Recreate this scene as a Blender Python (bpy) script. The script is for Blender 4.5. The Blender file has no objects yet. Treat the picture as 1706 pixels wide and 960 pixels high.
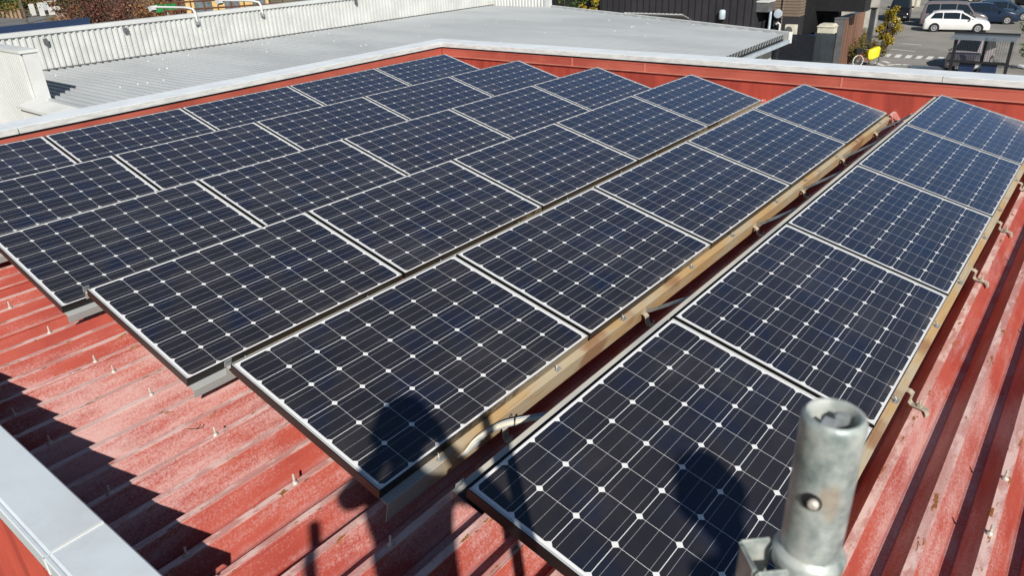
import bpy, bmesh, math, random
from math import sin, cos, pi, radians, sqrt, atan2
from mathutils import Vector, Matrix, Euler
random.seed(7)
S = bpy.context.scene
COL = S.collection
# ------------------------------------------------------------------ camera, sky, sun, exposure
CAM_LOC = Vector((8.4965, -1.2744, 1.6952))
CAM_ROT = Euler((1.11709, 0.03786, 0.67134), 'XYZ')
cam = bpy.data.cameras.new('camera'); camo = bpy.data.objects.new('camera', cam); COL.objects.link(camo)
camo.location = CAM_LOC; camo.rotation_euler = CAM_ROT
cam.sensor_width = 36; cam.lens = 36*1210.4/1706; cam.clip_start = 0.05; cam.clip_end = 3000
cam.dof.use_dof = True; cam.dof.focus_distance = 6.0; cam.dof.aperture_fstop = 9.0
S.camera = camo
SUN_DIR = Vector((0.62, -0.534, 0.575)).normalized()       # towards the sun
world = bpy.data.worlds.new('World'); S.world = world; world.use_nodes = True
wn = world.node_tree.nodes; wl = world.node_tree.links
bg = wn['Background']; sky = wn.new('ShaderNodeTexSky'); sky.sky_type = 'NISHITA'; sky.sun_disc = False
sky.sun_elevation = math.asin(SUN_DIR.z); sky.sun_rotation = atan2(SUN_DIR.x, SUN_DIR.y)
sky.air_density = 1.0; sky.dust_density = 0.15; sky.ozone_density = 2.5
wl.new(sky.outputs[0], bg.inputs[0]); bg.inputs[1].default_value = 0.056
sl = bpy.data.lights.new('sun', 'SUN'); sl.energy = 5.0; sl.angle = radians(0.62); sl.color = (1.0, 0.955, 0.885)
so = bpy.data.objects.new('sun', sl); COL.objects.link(so)
so.rotation_euler = (-SUN_DIR).to_track_quat('-Z', 'Y').to_euler()
S.view_settings.view_transform = 'Standard'; S.view_settings.look = 'None'
S.view_settings.exposure = 0.1; S.view_settings.gamma = 1; S.view_settings.use_curve_mapping = False

# a ray through a point of the photograph (1706 x 960), met with a real plane: gives real world positions
_R = CAM_ROT.to_matrix()
def _ray(u, v):
    return (_R @ Vector(((u-853)/1210.4, -(v-480)/1210.4, -1))).normalized()
def gz(u, v, z):
    d = _ray(u, v); return CAM_LOC + d*((z-CAM_LOC.z)/d.z)
def gy(u, v, y):
    d = _ray(u, v); return CAM_LOC + d*((y-CAM_LOC.y)/d.y)
def gx(u, v, x):
    d = _ray(u, v); return CAM_LOC + d*((x-CAM_LOC.x)/d.x)

# ------------------------------------------------------------------ materials
def newmat(name):
    m = bpy.data.materials.new(name); m.use_nodes = True
    nt = m.node_tree; b = nt.nodes['Principled BSDF']; return m, nt, b
class N:
    """small helper to write node maths"""
    def __init__(s, nt): s.nt = nt
    def m(s, op, a, b=None, c=None, clamp=False):
        n = s.nt.nodes.new('ShaderNodeMath'); n.operation = op; n.use_clamp = clamp
        for i, v in enumerate((a, b, c)):
            if v is None: continue
            if hasattr(v, 'is_output'): s.nt.links.new(v, n.inputs[i])
            else: n.inputs[i].default_value = v
        return n.outputs[0]
    def ramp(s, v, lo, hi):
        n = s.nt.nodes.new('ShaderNodeMapRange'); n.interpolation_type = 'SMOOTHSTEP'
        s.nt.links.new(v, n.inputs[0]); n.inputs[1].default_value = lo; n.inputs[2].default_value = hi
        return n.outputs[0]
    def mix(s, f, a, b):
        n = s.nt.nodes.new('ShaderNodeMix'); n.data_type = 'RGBA'
        for i, v in ((0, f), (6, a), (7, b)):
            if hasattr(v, 'is_output'): s.nt.links.new(v, n.inputs[i])
            elif isinstance(v, tuple): n.inputs[i].default_value = (*v, 1)[:4]
            else: n.inputs[i].default_value = v
        return n.outputs[2]
    def noise(s, vec, scale, detail=4, rough=.55, sc=(1, 1, 1)):
        mp = s.nt.nodes.new('ShaderNodeMapping'); mp.inputs['Scale'].default_value = sc
        s.nt.links.new(vec, mp.inputs[0])
        n = s.nt.nodes.new('ShaderNodeTexNoise'); n.inputs['Scale'].default_value = scale
        n.inputs['Detail'].default_value = detail; n.inputs['Roughness'].default_value = rough
        s.nt.links.new(mp.outputs[0], n.inputs['Vector']); return n.outputs[0]
    def coord(s, k='Object'):
        t = s.nt.nodes.new('ShaderNodeTexCoord'); return t.outputs[k]
    def xyz(s, v):
        n = s.nt.nodes.new('ShaderNodeSeparateXYZ'); s.nt.links.new(v, n.inputs[0]); return n.outputs
    def bump(s, h, strength, dist, b):
        n = s.nt.nodes.new('ShaderNodeBump'); n.inputs['Strength'].default_value = strength
        n.inputs['Distance'].default_value = dist
        s.nt.links.new(h, n.inputs['Height']); s.nt.links.new(n.outputs[0], b.inputs['Normal'])
def mat(name, base, rough=.6, metal=0, var=.18, scale=3, alt=None, sc=(1, 1, 1), bump=0, spec=.5, bscale=None):
    """plain surface with uneven colour"""
    m, nt, b = newmat(name); n = N(nt); co = n.coord()
    f = n.noise(co, scale, 6, .6, sc)
    alt = alt or tuple(c*(1-var*2) for c in base)
    c = n.mix(n.ramp(f, .35, .68), tuple(min(1, x*(1+var*.5)) for x in base), alt)
    nt.links.new(c, b.inputs['Base Color']); b.inputs['Roughness'].default_value = rough
    b.inputs['Metallic'].default_value = metal; b.inputs['Specular IOR Level'].default_value = spec
    if bump: n.bump(n.noise(co, bscale or scale*8, 4), bump, .01, b)
    return m
M = {}
M['asphalt'] = mat('asphalt', (.27, .255, .225), .9, var=.12, scale=.35, bump=.3, bscale=30)
M['verge'] = mat('verge', (.20, .17, .10), .95, var=.3, scale=.3)
M['road_far'] = mat('road_far', (.17, .17, .165), .9, var=.1, scale=.3)
M['white_paint'] = mat('white_paint', (.78, .78, .74), .7, var=.12, scale=6)
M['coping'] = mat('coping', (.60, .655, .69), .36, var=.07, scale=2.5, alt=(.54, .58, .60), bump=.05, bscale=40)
M['coping_sky_lit'] = mat('coping_sky_lit', (.80, .84, .86), .5, var=.05, scale=2.5, alt=(.72, .76, .78), spec=.3)  # lighter copy of the coping: sky reflection put into the colour
M['coping_lip'] = mat('coping_lip', (.70, .71, .68), .5, var=.1, scale=6, sc=(1, 1, 4))
M['seal'] = mat('seal', (.7, .71, .7), .6, var=.2, scale=30)
M['red_wall'] = mat('red_wall', (.40, .068, .043), .55, alt=(.29, .046, .032), scale=2.2, sc=(2.5, 2.5, .35), bump=.05)
M['red_band'] = mat('red_band', (.46, .115, .078), .5, alt=(.37, .078, .053), scale=1.2, sc=(1, 1, 2))
M['red_ledge'] = mat('red_ledge', (.62, .22, .16), .5, var=.1, scale=4)
M['galv'] = mat('galv', (.40, .43, .43), .45, .35, var=.16, scale=14, bump=.05)
M['galv_dark'] = mat('galv_dark', (.22, .26, .29), .5, .3, var=.15, scale=10)
def pole_material():
    m, nt, b = newmat('galv_pole'); n = N(nt); co = n.coord()
    c = n.mix(n.ramp(n.noise(co, 30, 6, .65), .35, .7), (.56, .60, .56), (.20, .25, .25))
    c = n.mix(n.m('MULTIPLY', n.ramp(n.noise(co, 19, 3, .5, (1, 1, .8)), .56, .68), .65), c, (.36, .25, .16))
    c = n.mix(n.m('MULTIPLY', n.ramp(n.noise(co, 9, 4, .6, (1, 1, .25)), .5, .64), .55), c, (.70, .69, .64))
    c = n.mix(n.m('MULTIPLY', n.ramp(n.noise(co, 70, 3, .6), .66, .74), .6), c, (.17, .18, .18))
    nt.links.new(c, b.inputs['Base Color']); b.inputs['Roughness'].default_value = .48; b.inputs['Metallic'].default_value = .3
    n.bump(n.noise(co, 140, 5), .16, .002, b); return m
M['galv_pole'] = pole_material()
M['bolt'] = mat('bolt', (.60, .55, .48), .5, .2, var=.15, scale=60)
M['strap'] = mat('strap', (.50, .44, .34), .55, .15, var=.2, scale=25)
M['rail_pale'] = mat('rail_pale', (.56, .53, .45), .5, .15, alt=(.42, .42, .40), scale=1.3, sc=(1, 1, 1))
M['cable_grey'] = mat('cable_grey', (.38, .40, .41), .5, var=.1)
M['cable_white'] = mat('cable_white', (.72, .66, .52), .5, var=.1)
M['black'] = mat('black', (.012, .012, .013), .5, var=.1)
M['grey_roof'] = mat('grey_roof', (.425, .445, .45), .45, alt=(.385, .405, .41), scale=.5, sc=(.4, 1.2, 1))
M['white_metal'] = mat('white_metal', (.70, .71, .68), .5, var=.06, scale=1.5)
M['ribbed_grey'] = mat('ribbed_grey', (.60, .61, .585), .5, var=.06, scale=1.5)
M['white_siding'] = mat('white_siding', (.66, .67, .65), .55, var=.05, scale=1)
M['dark_clad'] = mat('dark_clad', (.040, .037, .043), .55, var=.12, scale=.8)
M['dark_trim'] = mat('dark_trim', (.018, .018, .020), .5, var=.1)
M['grey_trim'] = mat('grey_trim', (.13, .13, .135), .5, var=.1)
M['pale_blue'] = mat('pale_blue', (.50, .58, .64), .4, var=.08)
M['cream'] = mat('cream', (.66, .62, .50), .6, var=.08)
M['blue'] = mat('blue', (.02, .06, .25), .5, var=.1)
M['fence_black'] = mat('fence_black', (.012, .015, .022), .5, var=.15, scale=6)
M['fence_steel'] = mat('fence_steel', (.05, .062, .07), .45, var=.15, scale=1)
M['navy'] = mat('navy', (.012, .03, .09), .6, var=.15)
M['smoked_sheet'] = mat('smoked_sheet', (.20, .24, .27), .3, var=.05); M['smoked_sheet'].node_tree.nodes['Principled BSDF'].inputs['Alpha'].default_value = .5
M['tyre'] = mat('tyre', (.015, .015, .015), .8)
M['rim'] = mat('rim', (.55, .56, .57), .35, .4)
M['carglass'] = mat('carglass', (.012, .018, .022), .06, spec=.8, var=.05)
M['red_lamp'] = mat('red_lamp', (.35, .01, .01), .2)
M['lamp_clear'] = mat('lamp_clear', (.65, .67, .7), .1, .2)
M['yellow'] = mat('yellow', (.80, .68, .02), .5, var=.1)
M['house_yellow'] = mat('house_yellow', (.66, .46, .17), .7, var=.08)
M['rust_fence'] = mat('rust_fence', (.13, .045, .022), .8, var=.25, scale=4)
M['beige_wall'] = mat('beige_wall', (.42, .33, .2), .8, var=.12)
M['pole_brown'] = mat('pole_brown', (.13, .11, .085), .8, var=.2)
M['window_grey'] = mat('window_grey', (.16, .2, .21), .1, var=.2)
M['concrete'] = mat('concrete', (.34, .32, .28), .85, var=.15, scale=1)
M['deck'] = mat('deck', (.35, .36, .36), .5, .3, var=.15, scale=10)
M['skin'] = mat('skin', (.50, .30, .21), .5, var=.06)
M['jacket'] = mat('jacket', (.05, .07, .13), .8, var=.15, scale=8)
M['vest'] = mat('vest', (.30, .32, .34), .8, var=.15, scale=8)
M['trousers'] = mat('trousers', (.06, .06, .07), .85, var=.15, scale=8)
M['hair'] = mat('hair', (.012, .01, .009), .6)
M['green_sign'] = mat('green_sign', (.03, .30, .08), .5)
def paint(name, c): return mat(name, c, .22, 0, var=.03, scale=.5, spec=.6)

def leafmat(name, cols):
    m, nt, b = newmat(name); n = N(nt)
    oi = nt.nodes.new('ShaderNodeNewGeometry')
    rp = nt.nodes.new('ShaderNodeValToRGB'); e = rp.color_ramp.elements
    e[0].color = (*cols[0], 1); e[1].color = (*cols[-1], 1)
    for i, c in enumerate(cols[1:-1]):
        q = e.new((i+1)/(len(cols)-1)); q.color = (*c, 1)
    nt.links.new(oi.outputs['Random Per Island'], rp.inputs[0]); nt.links.new(rp.outputs[0], b.inputs['Base Color'])
    b.inputs['Roughness'].default_value = .7; b.inputs['Specular IOR Level'].default_value = .25
    return m
M['leaf_green'] = leafmat('leaf_green', [(.02, .045, .012), (.06, .11, .022), (.12, .16, .03)])
M['leaf_yellow'] = leafmat('leaf_yellow', [(.08, .10, .015), (.20, .17, .02), (.62, .38, .01), (.16, .17, .03)])
M['leaf_olive'] = leafmat('leaf_olive', [(.05, .06, .018), (.14, .14, .035), (.20, .10, .03), (.10, .13, .04)])
M['leaf_brown'] = leafmat('leaf_brown', [(.06, .022, .018), (.13, .045, .032), (.24, .12, .085)])
M['leaf_orange'] = leafmat('leaf_orange', [(.14, .06, .025), (.30, .13, .035), (.30, .21, .11)])
M['leaf_dry'] = leafmat('leaf_dry', [(.03, .012, .008), (.10, .05, .025), (.16, .09, .05)])
M['bark'] = mat('bark', (.10, .07, .05), .9, var=.3, scale=8)

# weathered red ribbed roof
def roof_material():
    m, nt, b = newmat('red_roof_paint'); n = N(nt); co = n.coord(); X, Y, Z = n.xyz(co)
    xm = n.m('SUBTRACT', n.m('MODULO', n.m('ADD', X, 20.0-.168+.1), .2), .1)
    ax = n.m('ABSOLUTE', xm)
    big = n.noise(co, 1.1, 3, .5, (1, .6, 1))
    streak = n.noise(co, 3.0, 7, .68, (7, .7, 1))
    grain = n.noise(co, 95, 3, .7)
    grain2 = n.noise(co, 300, 2, .6)
    chalk = n.m('ADD', n.m('MULTIPLY', streak, .8), n.m('MULTIPLY', n.m('SUBTRACT', big, .5), 1.3)); chalk = n.m('ADD', chalk, .33)
    chalk = n.m('ADD', chalk, n.m('MULTIPLY', n.m('SUBTRACT', grain, .5), .62))
    chalk = n.m('ADD', chalk, n.m('MULTIPLY', n.m('SUBTRACT', grain2, .5), .4))
    ck = n.ramp(chalk, .69, 1.10)
    base = n.mix(n.ramp(n.noise(co, 2.2, 5, .6, (2, 1, 1)), .35, .7), (.43, .082, .054), (.345, .052, .036))
    c = n.mix(n.m('MULTIPLY', ck, .80), base, (.60, .40, .37))
    grime = n.m('MULTIPLY', n.ramp(n.noise(co, 6, 6, .7, (3, .8, 1)), .55, .75), n.ramp(n.noise(co, 1.3, 2, .5), .4, .65))
    c = n.mix(n.m('MULTIPLY', grime, .5), c, (.20, .055, .04))
    # the crests have lost most of their paint and rust through in patches
    crest = n.ramp(ax, .022, .016)
    side = n.m('MULTIPLY', crest, n.ramp(n.noise(co, 5, 5, .7, (2, .7, 1)), .45, .58))
    c = n.mix(n.m('MULTIPLY', n.m('ADD', n.m('MULTIPLY', side, .5), n.m('MULTIPLY', crest, .33)), 1.0), c, (.80, .58, .52))
    near_crest = n.ramp(ax, .034, .018)
    rn = n.noise(co, 7, 5, .65, (4, 1.1, 1))
    rust = n.m('MULTIPLY', near_crest, n.ramp(rn, .605, .635))
    c = n.mix(rust, c, n.mix(n.ramp(grain, .4, .6), (.26, .085, .022), (.36, .15, .05)))
    # flaking dashes along the fold lines
    edge = n.m('MULTIPLY', n.ramp(n.m('ABSOLUTE', n.m('SUBTRACT', ax, .019)), .0035, .0015), n.m('MULTIPLY', n.ramp(n.noise(co, 34, 3, .6, (1, .6, 1)), .58, .64), n.ramp(n.noise(co, 2.3, 3, .5), .5, .6)))
    c = n.mix(n.m('MULTIPLY', edge, .85), c, (.09, .045, .03))
    vd = n.m('MULTIPLY', n.ramp(ax, .062, .088), n.ramp(n.noise(co, 4, 6, .65, (1.5, 1, 1)), .38, .62))
    c = n.mix(n.m('MULTIPLY', vd, .5), c, (.46, .36, .36))
    foot = n.ramp(n.m('ABSOLUTE', n.m('SUBTRACT', ax, .08)), .006, .001)
    c = n.mix(n.m('MULTIPLY', foot, .5), c, (.30, .05, .04))
    nt.links.new(c, b.inputs['Base Color']); b.inputs['Roughness'].default_value = .5
    b.inputs['Specular IOR Level'].default_value = .4
    n.bump(n.m('ADD', n.m('MULTIPLY', ck, .5), grain), .25, .003, b)
    return m
M['roof'] = roof_material()

# dusty, rust-run steel rail
def rail_material():
    m, nt, b = newmat('rail_dusty'); n = N(nt); co = n.coord(); X, Y, Z = n.xyz(co)
    a = n.noise(co, 2.6, 6, .6, (3, 1, 3)); s = n.noise(co, 9, 5, .6, (8, .5, 8))
    c = n.mix(n.ramp(a, .38, .62), (.52, .345, .165), (.50, .42, .29))
    c = n.mix(n.m('MULTIPLY', n.ramp(s, .5, .75), .65), c, (.36, .19, .085))
    c = n.mix(n.m('MULTIPLY', n.ramp(n.noise(co, 1.7, 3, .5, (1, 1, 1)), .56, .64), .7), c, (.27, .12, .055))
    g = n.ramp(Y, .42, .18)                     # eaves end painted blue-grey for the shade lying on it
    c = n.mix(n.m('MULTIPLY', g, .9), c, (.40, .425, .42))
    nt.links.new(c, b.inputs['Base Color']); b.inputs['Roughness'].default_value = .6
    b.inputs['Metallic'].default_value = .1
    return m
M['rail'] = rail_material()

# photovoltaic cells: 9 x 6 pseudo-square cells on a white sheet, under glass; uv is in metres
PL, PW = 1.487, .9774
def cell_material():
    m, nt, b = newmat('photovoltaic_cells'); n = N(nt)
    U, V, _ = n.xyz(n.coord('UV'))
    pu, pv = .1602, .1595
    mu, mv = (PL-9*pu)/2, (PW-6*pv)/2
    a = n.m('DIVIDE', n.m('SUBTRACT', U, mu), pu); c_ = n.m('DIVIDE', n.m('SUBTRACT', V, mv), pv)
    iu, iv = n.m('FLOOR', a), n.m('FLOOR', c_)
    fu = n.m('MULTIPLY', n.m('ABSOLUTE', n.m('SUBTRACT', n.m('SUBTRACT', a, iu), .5)), pu)
    fv_s = n.m('SUBTRACT', n.m('SUBTRACT', c_, iv), .5)
    fv = n.m('MULTIPLY', n.m('ABSOLUTE', fv_s), pv)
    inside = n.m('MULTIPLY', n.m('LESS_THAN', fu, pu/2-.0008), n.m('LESS_THAN', fv, pv/2-.0013))
    # clipped, slightly rounded corners
    inside = n.m('MULTIPLY', inside, n.m('LESS_THAN', n.m('ADD', fu, fv), (pu+pv)/2-.0160))
    rng = n.m('MULTIPLY', n.m('MULTIPLY', n.m('GREATER_THAN', iu, -.5), n.m('LESS_THAN', iu, 8.5)),
              n.m('MULTIPLY', n.m('GREATER_THAN', iv, -.5), n.m('LESS_THAN', iv, 5.5)))
    inside = n.m('MULTIPLY', inside, rng)
    # three silver busbars along the length
    bar = n.m('LESS_THAN', fv, .0007)
    off = n.m('ABSOLUTE', n.m('SUBTRACT', fv, pv*.335))
    bar = n.m('MAXIMUM', bar, n.m('LESS_THAN', off, .0007))
    # cell colour differs a little from cell to cell and from panel to panel
    oi = nt.nodes.new('ShaderNodeObjectInfo')
    cmb = nt.nodes.new('ShaderNodeCombineXYZ')
    nt.links.new(iu, cmb.inputs[0]); nt.links.new(iv, cmb.inputs[1]); nt.links.new(n.m('MULTIPLY', oi.outputs['Random'], 97.0), cmb.inputs[2])
    wn_ = nt.nodes.new('ShaderNodeTexWhiteNoise'); wn_.noise_dimensions = '3D'; nt.links.new(cmb.outputs[0], wn_.inputs[0])
    soft = n.noise(n.coord(), 1.6, 2, .5)
    tone = n.m('ADD', n.m('MULTIPLY', wn_.outputs[0], .55), n.m('MULTIPLY', soft, .45))
    cell = n.mix(tone, (.0155, .0150, .0185), (.0270, .0240, .0240))
    cell = n.mix(n.ramp(n.noise(n.coord(), 3.1, 2, .5), .45, .7), cell, (.0120, .0150, .0300))
    cell = n.mix(n.m('MULTIPLY', bar, .68), cell, (.48, .48, .49))
    sheet = (.80, .80, .79)
    # border of the short sides: a thin grey line between sheet and frame lip
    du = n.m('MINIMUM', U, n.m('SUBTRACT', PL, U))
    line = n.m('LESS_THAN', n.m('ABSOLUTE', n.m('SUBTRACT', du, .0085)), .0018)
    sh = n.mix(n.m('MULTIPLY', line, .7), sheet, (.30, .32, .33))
    col = n.mix(inside, sh, cell)
    # thin film of dust, thicker towards the low edge
    dust = n.m('MULTIPLY', n.ramp(n.noise(n.coord(), 5, 5, .6), .3, .8), .02)
    low = n.m('MULTIPLY', n.ramp(V, PW-.07, PW), n.m('MULTIPLY', n.ramp(n.noise(n.coord(), 6, 4, .6), .35, .7), .16))
    col = n.mix(n.m('ADD', dust, low), col, (.42, .36, .28))
    # a few droppings and grit specks, and dust that dried in faint patches; different on every panel
    va = nt.nodes.new('ShaderNodeVectorMath'); va.operation = 'ADD'; nt.links.new(n.coord(), va.inputs[0]); nt.links.new(cmb.outputs[0], va.inputs[1])
    of = nt.nodes.new('ShaderNodeCombineXYZ'); nt.links.new(n.m('MULTIPLY', oi.outputs['Random'], 61.0), of.inputs[0]); nt.links.new(n.m('MULTIPLY', oi.outputs['Random'], 23.0), of.inputs[1]); nt.links.new(of.outputs[0], va.inputs[1])
    vo = nt.nodes.new('ShaderNodeTexVoronoi'); vo.inputs['Scale'].default_value = 5.5; nt.links.new(va.outputs[0], vo.inputs['Vector'])
    pick = n.m('GREATER_THAN', n.xyz(vo.outputs['Color'])[0], .86)
    wob = n.m('MULTIPLY', n.noise(va.outputs[0], 60, 3), .035)
    spot = n.m('MULTIPLY', pick, n.m('LESS_THAN', n.m('ADD', vo.outputs['Distance'], wob), .042))
    col = n.mix(n.m('MULTIPLY', spot, .55), col, (.55, .54, .50))
    patch = n.m('MULTIPLY', n.ramp(n.noise(va.outputs[0], 2.2, 5, .62, (1, .6, 1)), .48, .74), .035)
    col = n.mix(patch, col, (.50, .46, .40))
    nt.links.new(n.m('ADD', n.m('MULTIPLY', n.noise(va.outputs[0], 3.0, 4, .6), .14), .045), b.inputs['Coat Roughness'])
    nt.links.new(col, b.inputs['Base Color'])
    nt.links.new(n.mix(inside, (1, 1, 1), (.12, .42, 1.0)), b.inputs['Specular Tint'])
    nt.links.new(n.m('ADD', n.m('MULTIPLY', inside, .0), .3), b.inputs['Specular IOR Level']); b.inputs['IOR'].default_value = 1.6
    b.inputs['Roughness'].default_value = .22
    nt.links.new(n.m('MULTIPLY', inside, .85), b.inputs['Sheen Weight']); b.inputs['Sheen Tint'].default_value = (.02, .26, 1, 1); b.inputs['Sheen Roughness'].default_value = .27  # blue sheen added in place of the sky reflected at grazing angles
    b.inputs['Coat Weight'].default_value = 1.0; b.inputs['Coat IOR'].default_value = 1.55
    return m
M['cells'] = cell_material()
def frame_material():
    m, nt, b = newmat('bronze_frame'); n = N(nt); co = n.coord(); X, Y, Z = n.xyz(co)
    oi = nt.nodes.new('ShaderNodeObjectInfo')
    # dust caked on the outer low side, more towards one end
    g = n.m('ADD', n.m('MULTIPLY', Y, .55), n.m('SUBTRACT', n.m('MULTIPLY', oi.outputs['Random'], .9), .75))
    g = n.m('ADD', g, n.m('MULTIPLY', n.m('SUBTRACT', n.noise(co, 22, 5, .7, (1, 1, 1)), .5), 1.0))
    side = n.m('GREATER_THAN', X, PW)
    d = n.m('MULTIPLY', n.m('MULTIPLY', n.ramp(g, .1, .55), side), .75)
    c = n.mix(d, (.009, .0085, .008), (.30, .25, .18))
    nt.links.new(c, b.inputs['Base Color']); b.inputs['Roughness'].default_value = .4
    return m
M['frame'] = frame_material()
M['frame_lip'] = mat('frame_lip', (.62, .63, .62), .35, .2, var=.08, scale=8)
def brick_material():
    m, nt, b = newmat('brown_brick'); n = N(nt); co = n.coord(); X, Y, Z = n.xyz(co)
    row = n.m('FRACT', n.m('DIVIDE', Z, .16))
    c = n.mix(n.m('LESS_THAN', row, .22), n.mix(n.noise(co, 3, 3), (.17, .12, .085), (.25, .19, .14)), (.07, .055, .045))
    nt.links.new(c, b.inputs['Base Color']); b.inputs['Roughness'].default_value = .85
    return m
M['brick'] = brick_material()
def wood_material():
    m, nt, b = newmat('wood_boards'); n = N(nt); co = n.coord(); X, Y, Z = n.xyz(co)
    k = n.m('DIVIDE', n.m('ADD', Y, 50), .32); i = n.m('FLOOR', k); fr = n.m('FRACT', k)
    w = nt.nodes.new('ShaderNodeTexWhiteNoise'); w.noise_dimensions = '1D'; nt.links.new(i, w.inputs['W'])
    c = n.mix(w.outputs[0], (.19, .085, .055), (.36, .19, .125))
    c = n.mix(n.m('MULTIPLY', n.noise(co, 6, 4, .6, (1, 3, .3)), .5), c, (.07, .035, .025))
    c = n.mix(n.m('LESS_THAN', fr, .05), c, (.02, .012, .01))
    nt.links.new(c, b.inputs['Base Color']); b.inputs['Roughness'].default_value = .7
    return m
M['wood'] = wood_material()

# ------------------------------------------------------------------ mesh helpers
class MB:
    def __init__(s): s.v = []; s.f = []; s.mi = []
    def add(s, vs, fs, mi=0):
        o = len(s.v); s.v += [tuple(v) for v in vs]
        s.f += [tuple(i+o for i in f) for f in fs]; s.mi += [mi]*len(fs); return s
    def box(s, lo, hi, mi=0, mt=None):
        (a, b, c), (d, e, f) = lo, hi
        vs = [Vector(p) for p in ((a, b, c), (d, b, c), (d, e, c), (a, e, c), (a, b, f), (d, b, f), (d, e, f), (a, e, f))]
        if mt is not None: vs = [mt @ v for v in vs]
        return s.add(vs, [(3, 2, 1, 0), (4, 5, 6, 7), (0, 1, 5, 4), (1, 2, 6, 5), (2, 3, 7, 6), (3, 0, 4, 7)], mi)
    def tube(s, pts, r, n=10, mi=0, caps=True):
        pts = [Vector(p) for p in pts]; rs = r if isinstance(r, (list, tuple)) else [r]*len(pts)
        rings = []; up = None
        for i, p in enumerate(pts):
            d = (pts[min(i+1, len(pts)-1)]-pts[max(i-1, 0)]).normalized()
            if up is None: up = Vector((0, 0, 1)) if abs(d.z) < .9 else Vector((1, 0, 0))
            x = d.cross(up).normalized(); y = x.cross(d).normalized(); up = y
            rings.append([p+(x*cos(2*pi*k/n)+y*sin(2*pi*k/n))*rs[i] for k in range(n)])
        vs = [v for ring in rings for v in ring]; fs = []
        for i in range(len(pts)-1):
            for k in range(n):
                k2 = (k+1) % n; fs.append((i*n+k, i*n+k2, (i+1)*n+k2, (i+1)*n+k))
        if caps: fs += [tuple(range(n-1, -1, -1)), tuple(range((len(pts)-1)*n, len(pts)*n))]
        return s.add(vs, fs, mi)
    def lathe(s, prof, c, n=14, axis='Z', mi=0):
        """prof: (radius, height) pairs"""
        vs = []; fs = []
        for r, h in prof:
            for k in range(n):
                a = 2*pi*k/n; p = (r*cos(a), r*sin(a), h)
                if axis == 'Y': p = (p[0], p[2], p[1])
                if axis == 'X': p = (p[2], p[0], p[1])
                vs.append(Vector(p)+Vector(c))
        for i in range(len(prof)-1):
            for k in range(n):
                k2 = (k+1) % n; fs.append((i*n+k, i*n+k2, (i+1)*n+k2, (i+1)*n+k))
        fs += [tuple(range(n-1, -1, -1)), tuple(range((len(prof)-1)*n, len(prof)*n))]
        return s.add(vs, fs, mi)
    def strip(s, pts, wdir, w, t, mi=0):
        """flat bar of width w (along wdir) and thickness t following pts"""
        pts = [Vector(p) for p in pts]; wd = Vector(wdir).normalized(); vs = []; fs = []
        for i, p in enumerate(pts):
            d = (pts[min(i+1, len(pts)-1)]-pts[max(i-1, 0)]).normalized(); nn = d.cross(wd).normalized()
            vs += [p-wd*w/2-nn*t/2, p+wd*w/2-nn*t/2, p+wd*w/2+nn*t/2, p-wd*w/2+nn*t/2]
        for i in range(len(pts)-1):
            for k in range(4):
                k2 = (k+1) % 4; fs.append((i*4+k, i*4+k2, i*4+4+k2, i*4+4+k))
        m_ = (len(pts)-1)*4; fs += [(3, 2, 1, 0), (m_, m_+1, m_+2, m_+3)]
        return s.add(vs, fs, mi)
    def prism(s, poly, ext, mi=0):
        """poly: list of 3D points in one plane, extruded by vector ext"""
        n = len(poly); e = Vector(ext); vs = [Vector(p) for p in poly]+[Vector(p)+e for p in poly]
        fs = [tuple(range(n-1, -1, -1)), tuple(range(n, 2*n))]+[(k, (k+1) % n, n+(k+1) % n, n+k) for k in range(n)]
        return s.add(vs, fs, mi)
    def build(s, name, ms, parent=None, smooth=False, loc=None, bevel=0):
        me = bpy.data.meshes.new(name); me.from_pydata(s.v, [], s.f)
        for m in (ms if isinstance(ms, (list, tuple)) else [ms]): me.materials.append(M[m] if isinstance(m, str) else m)
        me.polygons.foreach_set('material_index', s.mi)
        bm = bmesh.new(); bm.from_mesh(me); bmesh.ops.recalc_face_normals(bm, faces=bm.faces)
        if bevel: bmesh.ops.bevel(bm, geom=[e for e in bm.edges if len(e.link_faces) == 2 and e.calc_face_angle(0) > .6], offset=bevel, segments=2, affect='EDGES')
        bm.to_mesh(me); bm.free()
        if smooth: me.polygons.foreach_set('use_smooth', [True]*len(me.polygons))
        o = bpy.data.objects.new(name, me); COL.objects.link(o)
        if parent: o.parent = parent
        if loc is not None: o.location = loc
        if smooth and smooth != 'all':
            try: me.set_sharp_from_angle(angle=radians(40))
            except Exception: pass
        return o
def tag(o, label, cat, group=None, kind=None):
    if label: o['label'] = label
    if cat: o['category'] = cat
    if group: o['group'] = group
    if kind: o['kind'] = kind
    return o
def empty(name, loc, label, cat, group=None, rz=0):
    o = bpy.data.objects.new(name, None); COL.objects.link(o); o.location = loc; o.rotation_euler = (0, 0, rz)
    o.empty_display_size = .2
    return tag(o, label, cat, group)
def struct(name, mb, m):
    o = mb.build(name, m); o['kind'] = 'structure'; return o
def copy_tree(o, parent=None):
    c = o.copy(); COL.objects.link(c); c.parent = parent
    for ch in list(o.children): copy_tree(ch, c)
    return c

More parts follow.
